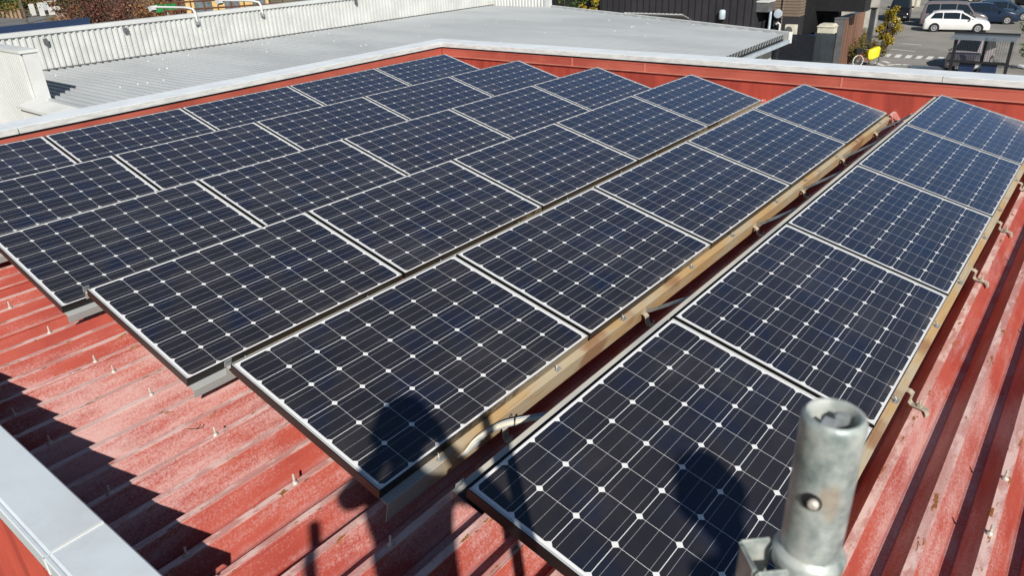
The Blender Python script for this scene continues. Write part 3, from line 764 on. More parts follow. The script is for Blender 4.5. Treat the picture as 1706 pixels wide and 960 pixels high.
for i in range(70):
    yy = 4.8+P2*int(rr.uniform(3, 84))+.075; xx = [-13.2, -11.4, -9.6, -7.8, -6.0, -4.2, -2.6][i % 7]+rr.uniform(-.04, .04)
    if xx > xr(yy)-.3: xx = -12.2
    o = b0 if i == 0 else b0.copy()
    if i: COL.objects.link(o)
    o.parent = groof; o.location = (xx, yy, ZR)
# open rib ends over the gutter; black sheet painted in for their shade
mb = MB(); mb.add([(xr(q)-.012, q, z) for q, z in ((9.95, ZR-.18), (20.85, ZR-.18), (20.85, ZR-.004), (9.95, ZR-.004))], [(0, 1, 2, 3)]); hb_(mb, 'rib_shade_sheet', 'black')
mb = MB(); mb.prism([(xr(9.95)+.0, 9.95, ZR-.17), (xr(9.95)+.15, 9.95, ZR-.14), (xr(9.95)+.15, 9.95, ZR-.25), (xr(9.95), 9.95, ZR-.25)], (xr(20.9)-xr(9.95)+.02, 11.0, 0)); hb_(mb, 'gutter', 'pale_blue')
mb = MB(); mb.prism([(-14.6, 20.88+5.15, ZR-.02), (.9, 20.83, ZR-.02), (.9, 20.83, ZR+.05), (-14.6, 20.83+5.2*1.29, ZR+.05)], (0, .12, 0)); 
mb = MB(); a, b = Vector((-11.3, 26.08, 0)), Vector((.98, 20.83, 0)); d = (b-a).normalized(); q = Vector((-d.y, d.x, 0))
mb.prism([a+Vector((0, 0, ZR-.25)), a+q*.14+Vector((0, 0, ZR-.25)), a+q*.14+Vector((0, 0, ZR+.06)), a+Vector((0, 0, ZR+.06))], b-a); hb_(mb, 'eaves_trim', 'white_metal')
mb = MB(); mb.prism([(-14.5, 4.95, ZR-.16), (-1.4, 4.95, ZR-.16), (-1.4, 9.0, ZR-.16), (.80, 9.0, ZR-.16), (.62, 20.6, ZR-.16), (-11.3, 25.8, ZR-.16), (-14.5, 26.2, ZR-.16)], (0, 0, G-ZR+.16)); hb_(mb, 'wall', 'white_siding')
mb = MB(); c0 = gx(1262, 84, .66); mb.tube([(.95, 19.0, ZR-.25), (.76, 19.0, ZR-.55), (.76, 19.0, G)], .06, 10); hb_(mb, 'downpipe', 'white_metal', smooth=True)
# ribbed parapet along the back
def ribbed(a, b, nn, z0, z1, pitch, depth, name, m):
    a, b, nn = Vector((*a, 0)), Vector((*b, 0)), Vector((*nn, 0)); L = (b-a).length; d = (b-a).normalized(); k = int(L/pitch); mb = MB()
    pr = []
    for i in range(k+1):
        for t, o in ((0, 0), (.45, 0), (.55, 1), (.9, 1)): pr.append(a+d*min(L, (i+t)*pitch)+nn*depth*o)
    vs = [q+Vector((0, 0, z0)) for q in pr]+[q+Vector((0, 0, z1)) for q in pr]; m_ = len(pr)
    mb.add(vs, [(j, j+1, m_+j+1, m_+j) for j in range(m_-1)])
    return hb_(mb, name, m)
ribbed((-14.62, 5.1), (-14.62, 26.3), (1, 0), ZR-.1, -.27, .165, .042, 'ribbed_parapet', 'ribbed_grey')
mb = MB(); mb.box((-14.85, 4.2, -1.2), (-14.64, 26.5, -.29)); hb_(mb, 'parapet_core', 'white_metal')
mb = MB(); mb.box((-14.9, 4.2, -.285), (-14.55, 26.5, -.17)); hb_(mb, 'parapet_cap', 'white_siding', bevel=.01)
mb = MB(); mb.box((-14.6, 5.12, ZR-.0), (-14.52, 26.2, ZR+.025)); hb_(mb, 'base_flashing', 'grey_trim')
ribbed((-14.6, 26.3), (-11.45, 26.05), (0, -1), ZR-.1, .3, .185, .045, 'ribbed_parapet', 'white_metal')
mb = MB(); mb.box((-11.45, 25.98, ZR-.1), (-11.25, 26.2, .35)); hb_(mb, 'corner_post', 'white_siding')
# low end parapet: finely ribbed outside, smooth end
ribbed((-14.9, 4.82), (-9.9, 4.82), (0, -1), G, -.21, .11, .05, 'end_wall_siding', 'white_siding')
ribbed((-9.9, 4.5), (-2.0, 4.5), (0, -1), G, ZR-.06, .11, .05, 'end_wall_siding', 'white_siding')
mb = MB(); mb.box((-14.6, 4.83, ZR-.1), (-9.86, 5.12, -.215)); hb_(mb, 'end_parapet', 'white_siding')
mb = MB(); mb.box((-14.6, 4.76, -.213), (-9.83, 5.16, -.15)); hb_(mb, 'parapet_cap', 'white_metal', bevel=.006)
mb = MB(); mb.prism([(-9.86, 4.83, ZR+.0), (-9.86, 4.40, ZR-.1), (-9.86, 4.40, ZR-.04), (-9.86, 4.83, ZR+.05)], (7.9, 0, 0)); hb_(mb, 'edge_flashing', 'white_metal')
for (u, v) in ((317, 33), (425, 21)):
    pass
# small fixings on the ribbed wall
for (u, v) in ((75, 68), (208, 49), (592, 2)):
    p = gx(u, v, -14.56); mb = MB(); mb.box((p.x, p.y-.05, p.z-.08), (p.x+.07, p.y+.05, p.z+.06)); hb_(mb, 'wall_bracket', 'grey_trim')

# floodlights on arms over the back parapet
for i, (yb_, lab) in enumerate(((11.55, 'white floodlight on a bent arm above the ribbed parapet, left of the two'), (13.95, 'white floodlight on a bent arm above the ribbed parapet, right of the two'))):
    t = empty('floodlight', (-14.55, yb_, -.3), lab, 'floodlight', 'floodlights on the back parapet')
    mb = MB(); mb.tube([(-14.52, yb_, -.42), (-14.53, yb_, -.15), (-14.6, yb_-.01, -.04), (-14.9, yb_-.05, .0), (-16.2, yb_-.42, .02)], .035, 8); wbuild(mb, 'arm', 'white_siding', t, smooth=True)
    mb = MB(); mb.prism([(-16.4, yb_-.55, .03), (-16.15, yb_-.55, .07), (-16.15, yb_-.55, -.06), (-16.32, yb_-.55, -.13)], (0, .2, 0)); wbuild(mb, 'lamp_head', 'white_siding', t)
    mb = MB(); mb.box((-14.56, yb_-.06, -.5), (-14.5, yb_+.06, -.36)); wbuild(mb, 'base', 'galv', t)
nv = empty('blue_roof_shed', (-16.6, 7.0, G), 'navy blue flat roof edge showing behind the white parapet at the far left', 'shed')
mb = MB(); mb.prism([(-17.5, 3.0, -.36), (-15.2, 3.0, -.36), (-15.2, 8.6, -.34), (-17.5, 9.6, -.34)], (0, 0, .16)); wbuild(mb, 'roof', 'navy', nv)
mb = MB(); mb.prism([(-18.0, 3.2, -.45), (-15.3, 3.2, -.45), (-15.3, 9.4, -.45), (-16.6, 9.4, -.45)], (0, 0, G+.45)); wbuild(mb, 'wall', 'grey_trim', nv)

# ------------------------------------------------------------------ dark house beyond, right of centre
dh = empty('dark_house', (-8, 45, G), 'charcoal house with vertical board cladding and a brown brick part behind the grey roof', 'house')
def db(mb, name, m, **k): return wbuild(mb, name, m, dh, **k)
xl, xr2 = gy(1000, 10, 42).x, gy(1255, 20, 42).x
mb = MB(); mb.box((xl, 42, G), (xr2, 50, 1.5)); db(mb, 'wall', 'dark_clad')
mb = MB(); x = xl+.1
while x < xr2:
    mb.box((x, 41.965, G), (x+.035, 42.0, 1.5)); x += .44
db(mb, 'cladding_batten', 'dark_trim')
mb = MB(); p = gy(1205, 23, 42); mb.lathe([(.20, -.02), (.20, .1), (.17, .16), (.05, .18)], (p.x, 41.95-.16, p.z), 14, 'Y'); mb = MB()
mb.lathe([(.17, -.26), (.19, -.2), (.19, .18), (.14, .25), (.03, .27)], (p.x, 41.85, p.z), 14); db(mb, 'vent_hood', 'pale_blue', smooth=True)
xl2, xm2, xr3 = gy(1256, 20, 43.5).x, gy(1290, 20, 43.5).x, gy(1332, 20, 43.5).x
mb = MB(); mb.box((xl-30, 46, G), (xl, 52, -2.6)); db(mb, 'low_wing', 'dark_trim')
mb = MB(); mb.box((xl2-.1, 44.6, G), (xm2-.1, 50, 1.5)); db(mb, 'porch_wall', 'grey_trim')
mb = MB(); mb.box((xl2+.35, 44.55, G), (xl2+1.0, 44.6, -4.0+.6)); db(mb, 'door', 'dark_trim')
mb = MB(); zt_ = gy(1270, 3, 42.6).z; zb_ = gy(1270, 19, 42.6).z; mb.box((xl2, 42.4, zb_), (xm2, 45, zt_)); db(mb, 'porch_roof', 'grey_trim')
mb = MB(); mb.box((xl2, 42.36, zt_), (xm2, 45, zt_+.08)); db(mb, 'porch_capping', 'white_siding')
for u in (1260, 1283):
    xx = gy(u, 30, 43).x; mb = MB(); mb.tube([(xx, 43, G), (xx, 43, zb_)], .075, 8); db(mb, 'porch_post', 'pale_blue', smooth=True)
mb = MB(); mb.box((xm2, 43.5, gy(1300, 27, 43.5).z), (xr3, 44.4, 1.5)); db(mb, 'brick_wall', 'brick')
mb = MB(); mb.box((xm2, 43.52, G), (xr3, 44.4, gy(1300, 27, 43.5).z-.002)); db(mb, 'lower_wall', 'dark_clad')  # dark colour painted in for the shade below the brick
mb = MB(); mb.box((xm2, 44.402, G), (xr3+.3, 50, 1.5)); db(mb, 'side_wall', 'dark_trim')
p = gy(1297, 22, 43.4); mb = MB(); mb.lathe([(.05, .0), (.22, -.04), (.25, -.12), (.2, -.13)], (p.x, 43.45, p.z), 16, 'Y'); db(mb, 'round_vent', 'pale_blue', smooth=True)
p = gy(1299, 43, 43.3); mb = MB(); mb.tube([(p.x, 43.3, G), (p.x, 43.3, p.z+.1), (p.x-.12, 43.3, p.z+.18), (p.x-.22, 43.3, p.z+.1)], .06, 8); db(mb, 'white_pipe', 'white_siding', smooth=True)
p = gy(1305, 8, 43.4); mb = MB(); mb.tube([(p.x, 43.4, G), (p.x, 43.4, 1)], .04, 8); db(mb, 'downpipe', 'brick', smooth=True)
xe_ = gy(1443, 10, 44).x
xo_ = gy(1441, 10, 45.4).x; mb = MB(); mb.box((xr3, 45.4, gy(1380, 18, 45.4).z), (xo_, 46.6, .2)); db(mb, 'overhang', 'dark_trim'); xe_ = gy(1393, 40, 47).x+.8
mb = MB(); mb.box((xr3, 47, G), (xe_-.75, 47.6, -2.4)); db(mb, 'recess_wall', 'dark_clad')
mb = MB(); x = xr3+.2
while x < xe_-.8: mb.box((x, 46.96, G), (x+.04, 47, -2.8)); x += .5
db(mb, 'recess_batten', 'black')
pa, pb_ = gy(1367, 38, 44.8), gy(1391, 57, 44.8)
mb = MB(); mb.prism([(pa.x, 44.4, pb_.z), (pb_.x, 44.4, pb_.z), (pb_.x, 44.4, pa.z-.1), (pb_.x-.1, 44.4, pa.z), (pa.x+.1, 44.4, pa.z), (pa.x, 44.4, pa.z-.1)], (0, .7, 0))
mb.box((pa.x-.04, 44.36, pb_.z+.42), (pb_.x+.04, 45.12, pb_.z+.47)); db(mb, 'meter_box', 'cream')
# air conditioner
pa, pb_ = gy(1310, 40, 41.9), gy(1326, 58.5, 41.9)
ac = empty('air_conditioner', ((pa.x+pb_.x)/2, 41.9, pb_.z), 'cream outdoor air conditioner unit against the dark house by the grey roof corner', 'air conditioner')
mb = MB(); mb.box((pa.x, 41.7, pb_.z), (pb_.x, 42.05, pa.z)); wbuild(mb, 'casing', 'cream', ac, bevel=.02)
mb = MB(); mb.lathe([(.2, 0), (.2, -.02), (.03, -.03)], ((pa.x*.6+pb_.x*.4), 41.69, (pa.z+pb_.z)/2), 18, 'Y'); wbuild(mb, 'fan_grille', 'grey_trim', ac)
mb = MB(); mb.box((pa.x, 41.7, G), (pa.x+.05, 42.05, pb_.z)); mb.box((pb_.x-.05, 41.7, G), (pb_.x, 42.05, pb_.z)); wbuild(mb, 'stand', 'galv_dark', ac)
# fences and screens
def fence(name, label, u0, u1, vt, yy, m, slat=None, thick=.06, post='dark_trim'):
    a, b = gy(u0, vt, yy), gy(u1, vt, yy); zt = (a.z+b.z)/2
    t = empty(name, ((a.x+b.x)/2, yy, G), label, 'fence'); mb = MB()
    if slat == 'h':
        z = G+.05
        while z < zt: mb.box((a.x, yy, z), (b.x, yy+.03, z+.108)); z += .12
    elif slat == 'v':
        x = a.x
        while x < b.x: mb.box((x, yy+.0, G), (min(b.x, x+.36), yy+.05, zt)); x += .38
    wbuild(mb, 'slat_panel', m, t)
    n_ = max(2, int((b.x-a.x)/1.2)+1)
    for i in range(n_):
        x = a.x+(b.x-a.x)*i/(n_-1); mb = MB(); mb.box((x-.04, yy+.05, G), (x+.04, yy+.13, zt+.03)); wbuild(mb, 'post', post, t)
    return t
fence('slatted_fence', 'black fence of close horizontal slats below the air conditioner', 1291, 1357, 60, 41.3, 'fence_black', 'h')
fence('steel_fence', 'dark blue-grey steel fence with vertical boards between slatted fence and wood screen', 1357, 1392, 55, 42.2, 'fence_steel', 'v')
pa = gy(1345, 58.5, 42.6); pb_ = gy(1359, 61, 42.6)
t = empty('storage_box', (pa.x+.3, 42.6, G), 'blue box lid just showing over the black slatted fence', 'box')
mb = MB(); mb.box((pa.x, 42.4, G), (pb_.x, 43.0, pa.z-.06)); wbuild(mb, 'body', 'dark_trim', t); mb = MB(); mb.box((pa.x-.03, 42.37, pa.z-.06), (pb_.x+.03, 43.03, pa.z)); wbuild(mb, 'lid', 'blue', t)
# wooden screen wall: charcoal end, weathered boards along the side
sc = empty('wood_screen', (-4.6, 49, G), 'tall screen wall with charcoal end and weathered red-brown vertical boards', 'screen')
a0, a1, a2 = gy(1391, 31, 45.2), gy(1409, 31, 45.2), gy(1441, 20, 50.5)
zt = a0.z
mb = MB(); mb.prism([(a0.x, 45.2, G), (a1.x, 45.2, G), (a1.x, 45.2, zt), (a0.x, 45.2, zt)], (0, .05, 0)); wbuild(mb, 'end_panel', 'grey_trim', sc)
mb = MB(); mb.prism([(a1.x-.02, 45.255, G), (a1.x-.02, 45.255, zt), (a2.x-.02, 50.5, zt), (a2.x-.02, 50.5, G)], (.05, 0, 0)); wbuild(mb, 'board_side', 'wood', sc)
mb = MB(); mb.prism([(a0.x-.02, 45.17, zt+.002), (a1.x+.05, 45.17, zt+.002), (a2.x+.05, 50.5, zt+.002), (a0.x+.3, 50.5, zt+.002)], (0, 0, .06)); wbuild(mb, 'capping', 'grey_trim', sc)
# grey wall and dark post behind the screen
gw = gy(1440, 5, 62); gw2 = gy(1476, 5, 66)
t = empty('grey_wall', (gw.x, 62, G), 'grey rendered wall between the wood screen and the black minivan', 'wall')
mb = MB(); mb.prism([(gw.x-6, 61.5, G), (gw2.x-.6, 66.5, G), (gw2.x-.6, 66.5, -2.2), (gw.x-6, 61.5, -2.2)], (0, .3, 0)); wbuild(mb, 'wall', 'concrete', t)
p0 = gz(1447, 66, G); t = empty('dark_post', (p0.x, 51.2, G), 'dark square post standing in the flower bed by the yellow shrub', 'post')
pt_ = gy(1457, 14, 51.2); pb2 = gy(1448, 62, 51.2)
mb = MB(); mb.box((pb2.x-.14, 51.1, G), (pb2.x+.14, 51.35, pt_.z)); wbuild(mb, 'shaft', 'fence_steel', t); mb = MB(); mb.box((pb2.x-.2, 51.05, pt_.z), (pb2.x+.2, 51.4, pt_.z+.06)); wbuild(mb, 'cap', 'dark_trim', t)
# clear corrugated lean-to roof behind the grey roof
t = empty('lean_to_roof', (-10, 32, G), 'pale corrugated lean-to roof in front of the charcoal cladding', 'lean-to')
mb = MB(); q = [gz(1052, 26, -2.6), gz(1150, 31, -2.6), gz(1138, 24.5, -2.2), gz(1040, 21.5, -2.2)]
for i in range(14):
    f0, f1 = i/14, (i+.7)/14
    A, B_, C_, D_ = q[0].lerp(q[1], f0), q[0].lerp(q[1], f1), q[3].lerp(q[2], f1), q[3].lerp(q[2], f0); mb.prism([A, B_, C_, D_], (0, 0, .05))
wbuild(mb, 'sheet', 'white_siding', t)
mb = MB(); mb.prism([q[0]-Vector((0, 0, .06)), q[1]-Vector((0, 0, .06)), q[2]-Vector((0, 0, .06)), q[3]-Vector((0, 0, .06))], (0, 0, .05)); wbuild(mb, 'underside', 'grey_trim', t)
for k in (0, 1):
    mb = MB(); mb.tube([q[k], (q[k].x, q[k].y, G)], .05, 8); wbuild(mb, 'post', 'grey_trim', t, smooth=True)

# ------------------------------------------------------------------ vegetation
def plant(name, label, cat, base, h, spread, n, size, lm, trunk=True, seed=1, clumps=9, shape=1.0, base_h=.1, group=None):
    """stems and limbs with leaf-sized faces gathered in uneven clumps"""
    rr = random.Random(seed); B = Vector(base); t = empty(name, B, label, cat, group)
    cl = []
    for i in range(clumps):
        a = rr.uniform(0, 2*pi); q = rr.random(); z = base_h+(1-base_h)*q
        rad = spread*(1-(abs(q-.45)*1.3)**2*shape)*rr.uniform(.2, .85)
        cl.append((B+Vector((cos(a)*rad, sin(a)*rad, z*h)), rr.uniform(.22, .42)*spread))
    mb = MB()
    if trunk:
        for c, r in cl:
            mid = B.lerp(c, .5)+Vector((rr.uniform(-.1, .1)*spread, rr.uniform(-.1, .1)*spread, .05*h))
            mb.tube([B+Vector((rr.uniform(-.03, .03), rr.uniform(-.03, .03), 0)), mid, c], [.02*h, .012*h, .004*h], 6)
        wbuild(mb, 'trunk', 'bark', t)
    def fn(q):
        c, r = q.choice(cl); d = Vector((q.gauss(0, 1), q.gauss(0, 1), q.gauss(0, .9))).normalized()*r*q.random()**.45*1.25; return c+d
    wbuild(leaf_cloud(n, fn, size, seed+5), 'crown', lm, t)
    return t
p = gz(1470, 82, G); plant('flowering_shrub', 'tall shrub covered in yellow-orange flowers by the parking lot', 'shrub', (p.x+.1, p.y+.2, G), 2.9, .75, 1500, .15, 'leaf_yellow', seed=4, clumps=16, shape=.6)
p = gz(1484, 60, G); plant('flowering_shrub', 'smaller greenish shrub leaning out behind the yellow-flowered one', 'shrub', (p.x+.0, p.y-1.5, G), 2.1, .6, 600, .14, 'leaf_olive', seed=9, clumps=9)
for i, (u, v, lab, h_) in enumerate(((1408, 105, 'low reddish-green plant at the foot of the wood screen', 1.35), (1424, 102, 'tall grassy green plant against the wood screen boards', 1.6), (1440, 92, 'olive green plant in the bed under the yellow shrub', 1.2), (1458, 90, 'pale flowering plant at the bed edge under the yellow shrub', .9), (1434, 84, 'small bushy plant behind the bicycle by the wood screen', 1.3))):
    p = gz(u, v+3, G); plant('bed_plant', lab, 'plant', (p.x, p.y, G), h_, .72, 700, .12, 'leaf_olive', seed=20+i, clumps=8, shape=.5)
p = gy(958, 18, 34); plant('bush', 'green bush showing over the far edge of the grey roof', 'bush', (p.x, 34, G), 6.9-1.6, .85, 900, .16, 'leaf_green', seed=31, clumps=14, shape=.4, base_h=.55)
p = gy(985, 14, 34.4); plant('bush', 'lower yellow-green bush right beside the green bush over the grey roof', 'bush', (p.x, 34.4, G), 4.55, .7, 500, .16, 'leaf_yellow', seed=33, clumps=9, shape=.4, base_h=.6)
p = gz(1722, 108, G); plant('young_tree', 'young tree with green and yellowing leaves at the right edge of the parking lot', 'tree', (p.x-.1, p.y-1.8, G), 3.0, 1.0, 900, .15, 'leaf_green', seed=41, clumps=16, shape=.5, base_h=.2)
# dry red-brown trees on the far left
bt = [(112, 5.6, 'leaf_orange', 'orange-brown tree nearest the white signs at the far left', 90), (150, 5.2, 'leaf_brown', 'dark reddish tree behind the white parapet, right of the orange one', 86),
      (190, 5.4, 'leaf_brown', 'reddish-brown bare tree in the middle of the dry thicket', 84), (228, 5.2, 'leaf_brown', 'reddish-brown bare tree left of the green sign', 82),
      (262, 4.6, 'leaf_orange', 'pale tan shrub beside the green sign', 80), (205, 7.5, 'leaf_brown', 'taller dark brown tree at the back of the thicket', 96), (160, 7.8, 'leaf_brown', 'tall maroon tree behind the orange one', 98), (286, 6.5, 'leaf_brown', 'brown tree next to the yellow house', 88)]
for i, (u, h_, lm, lab, dist) in enumerate(bt):
    d = _ray(u, 20); d.z = 0; d.normalize(); b_ = CAM_LOC+d*dist
    plant('dry_tree', lab, 'tree', (b_.x, b_.y, G), h_, 2.6, 1900, .22, lm, seed=50+i, clumps=24, shape=.4, group='dry trees behind the white parapet')
for i, (u, dist, h_, lm, lab) in enumerate(((8, 135, 5.2, 'leaf_green', 'dark green tree at the top left corner'), (85, 140, 5.0, 'leaf_green', 'green tree behind the white signs'), (45, 150, 4.5, 'leaf_olive', 'olive shrub mass behind the utility pole'))):
    d = _ray(u, 20); d.z = 0; d.normalize(); b_ = CAM_LOC+d*dist
    plant('green_tree', lab, 'tree', (b_.x, b_.y, G), h_, 4.5, 1200, .5, lm, seed=70+i, clumps=18, shape=.3)

# ------------------------------------------------------------------ far left street
def dirpt(u, dist, z=G):
    d = _ray(u, 30); d.z = 0; d.normalize(); q = CAM_LOC+d*dist; return Vector((q.x, q.y, z))
gr = empty('guardrail', dirpt(50, 95), 'long white guardrail along the street at the far left', 'guardrail')
a, b = gz(-30, 51, G+.75), gz(140, 32.5, G+.75); mb = MB(); mb.strip([a, b], (0, 0, 1), .22, .05); wbuild(mb, 'rail', 'white_siding', gr)
for i in range(8):
    q = a.lerp(b, (i+.3)/8); mb = MB(); mb.tube([(q.x, q.y, G), (q.x, q.y, G+.8)], .06, 8); wbuild(mb, 'post', 'white_siding', gr, smooth=True)
q = gz(45.5, 39, G); t = empty('utility_pole', q, 'leaning-looking brown utility pole by the street at the far left', 'pole')
mb = MB(); mb.tube([q, q+Vector((0, 0, 9))], [.17, .11], 10); wbuild(mb, 'shaft', 'pole_brown', t, smooth=True); mb = MB(); mb.box((q.x-.08, q.y-.8, q.z+8.2), (q.x+.08, q.y+.8, q.z+8.35)); wbuild(mb, 'crossarm', 'pole_brown', t)
hd = empty('hedge', dirpt(15, 122), 'clipped green hedge on top of the beige street wall', 'hedge'); rr = random.Random(5)
A, B_ = gz(-20, 27, G), gz(34, 30, G)
def hf(q):
    p = A.lerp(B_, q.random()); return (p.x+q.uniform(-.8, .8), p.y+q.uniform(-.5, .5), G+q.uniform(1.1, 1.9))
wbuild(leaf_cloud(1300, hf, .4, 8), 'crown', 'leaf_olive', hd)
bw_ = empty('street_wall', dirpt(15, 120), 'low beige wall of panels and dark posts below the hedge', 'wall'); mb = MB(); off = Vector((1.2, -.1, 0))
A2, B2 = A+off, B_+off
mb.prism([A2, B2, B2+Vector((0, 0, 1.15)), A2+Vector((0, 0, 1.15))], (-.2, 0, 0)); wbuild(mb, 'wall', 'beige_wall', bw_)
for i in range(9):
    q = A2.lerp(B2, i/8); mb = MB(); mb.box((q.x+.01, q.y-.12, G), (q.x+.2, q.y+.12, G+1.25)); wbuild(mb, 'post', 'rust_fence', bw_)
for i, (u, v, h_, w_, lab) in enumerate(((57, 27, 1.7, .7, 'white sign board beside the street, left of three'), (72, 27.5, 1.9, .7, 'white sign board beside the street, middle of three'), (89, 26, 1.1, 1.0, 'low white sign board beside the street, right of three'))):
    q = gz(u, v, G); t = empty('sign_board', q, lab, 'sign', 'white sign boards by the street'); mb = MB()
    mb.box((q.x, q.y-w_/2, G+.15), (q.x+.08, q.y+w_/2, G+h_)); wbuild(mb, 'board', 'white_siding', t)
    for s_ in (-1, 1): mb = MB(); mb.tube([(q.x+.04, q.y+s_*w_*.4, G), (q.x+.04, q.y+s_*w_*.4, G+.2)], .04, 6); wbuild(mb, 'leg', 'galv_dark', t)
q = gz(91, 22, G); t = empty('small_truck', q, 'pale grey small truck parked behind the white sign boards', 'truck')
mb = MB(); mb.box((q.x-3, q.y-.9, G+.5), (q.x-.9, q.y+.9, G+1.5)); wbuild(mb, 'cargo_box', 'pale_blue', t, bevel=.05)
mb = MB(); mb.prism([(q.x-.85, q.y-.8, G+.4), (q.x+.5, q.y-.8, G+.4), (q.x+.5, q.y-.8, G+1.0), (q.x+.1, q.y-.8, G+1.75), (q.x-.85, q.y-.8, G+1.75)], (0, 1.6, 0)); wbuild(mb, 'cab', 'white_siding', t, bevel=.04)
mb = MB(); mb.prism([(q.x+.52, q.y-.7, G+1.04), (q.x+.14, q.y-.7, G+1.68), (q.x+.11, q.y-.7, G+1.68), (q.x+.49, q.y-.7, G+1.04)], (0, 1.4, 0)); wbuild(mb, 'windscreen', 'carglass', t)
for sx in (-2.3, -.1):
    for sy in (-.82, .82): mb = MB(); mb.lathe([(.28, -.1), (.3, -.08), (.3, .08), (.28, .1)], (q.x+sx, q.y+sy, G+.3), 14, 'Y'); wbuild(mb, 'wheel', 'tyre', t, smooth=True)
q = gz(107, 33, G); t = empty('meter_cabinet', q, 'small white cabinet standing by the guardrail end', 'cabinet'); mb = MB(); mb.box((q.x-.4, q.y-.55, G), (q.x+.2, q.y+.55, G+.8)); wbuild(mb, 'body', 'white_siding', t, bevel=.03); mb = MB(); mb.box((q.x-.45, q.y-.6, G+.8), (q.x+.25, q.y+.6, G+.86)); wbuild(mb, 'lid', 'white_metal', t)
q = dirpt(282, 74); zc = CAM_LOC.z-74*math.tan(radians(1.4)); t = empty('green_sign', q, 'green road sign on a post among the dry trees', 'sign')
zz = gy(282, 12, q.y).z; mb = MB(); mb.box((q.x, q.y-1.0, zz-.32), (q.x+.06, q.y+1.0, zz+.32)); wbuild(mb, 'panel', 'green_sign', t); mb = MB(); mb.tube([(q.x-.05, q.y, G), (q.x-.05, q.y, zz)], .07, 8); wbuild(mb, 'post', 'galv', t, smooth=True)
# yellow house with rusty fence
hA, hB = dirpt(314, 66), dirpt(452, 66); ax_ = (hB-hA).normalized(); back = Vector((-ax_.y, ax_.x, 0)); 
if back.dot(hA-CAM_LOC) < 0: back = -back
yh = empty('yellow_house', hA.lerp(hB, .5), 'warm yellow house with grey windows at the top left behind a rusty railing', 'house')
L_ = (hB-hA).length
mb = MB(); mb.prism([hA, hB, hB+back*6, hA+back*6], (0, 0, 7.2)); wbuild(mb, 'wall', 'house_yellow', yh)
mb = MB(); mb.prism([hA-ax_*.4-back*.5+Vector((0, 0, 7.2)), hA-ax_*.4+back*3+Vector((0, 0, 9.2)), hA-ax_*.4+back*6.5+Vector((0, 0, 7.2))], ax_*(L_+.8)); wbuild(mb, 'roof', 'rust_fence', yh)
for f0, f1, z0, z1 in ((.10, .30, 3.2, 5.4), (.46, .63, 3.2, 5.4), (.80, .95, 3.2, 5.4)):
    p0, p1 = hA.lerp(hB, f0)-back*.03, hA.lerp(hB, f1)-back*.03
    mb = MB(); mb.prism([p0+Vector((0, 0, z0)), p1+Vector((0, 0, z0)), p1+Vector((0, 0, z1)), p0+Vector((0, 0, z1))], back*.02); wn2 = wbuild(mb, 'window', 'window_grey', yh)
    for g_ in (0, .48, .96):
        q0 = p0.lerp(p1, g_)-back*.03; mb = MB(); mb.prism([q0+Vector((0, 0, z0)), q0+ax_*.12+Vector((0, 0, z0)), q0+ax_*.12+Vector((0, 0, z1)), q0+Vector((0, 0, z1))], back*.025); wbuild(mb, 'window_frame', 'grey_trim', yh)
rf = empty('rusty_railing', hA-back*1.2, 'rusty brown railing in front of the yellow house', 'railing')
fa, fb = hA-back*1.5-ax_*1.5, hB-back*1.5+ax_*1.0
for z in (3.1, 3.75, 4.3): mb = MB(); mb.tube([fa+Vector((0, 0, z)), fb+Vector((0, 0, z))], .07, 6); wbuild(mb, 'rail', 'rust_fence', rf)
mb = MB(); mb.prism([fa, fb, fb+Vector((0, 0, 3.0)), fa+Vector((0, 0, 3.0))], back*.2); wbuild(mb, 'base_wall', 'beige_wall', rf)
for i in range(10): q = fa.lerp(fb, i/9); mb = MB(); mb.tube([q, q+Vector((0, 0, 4.4))], .06, 6); wbuild(mb, 'post', 'rust_fence', rf)

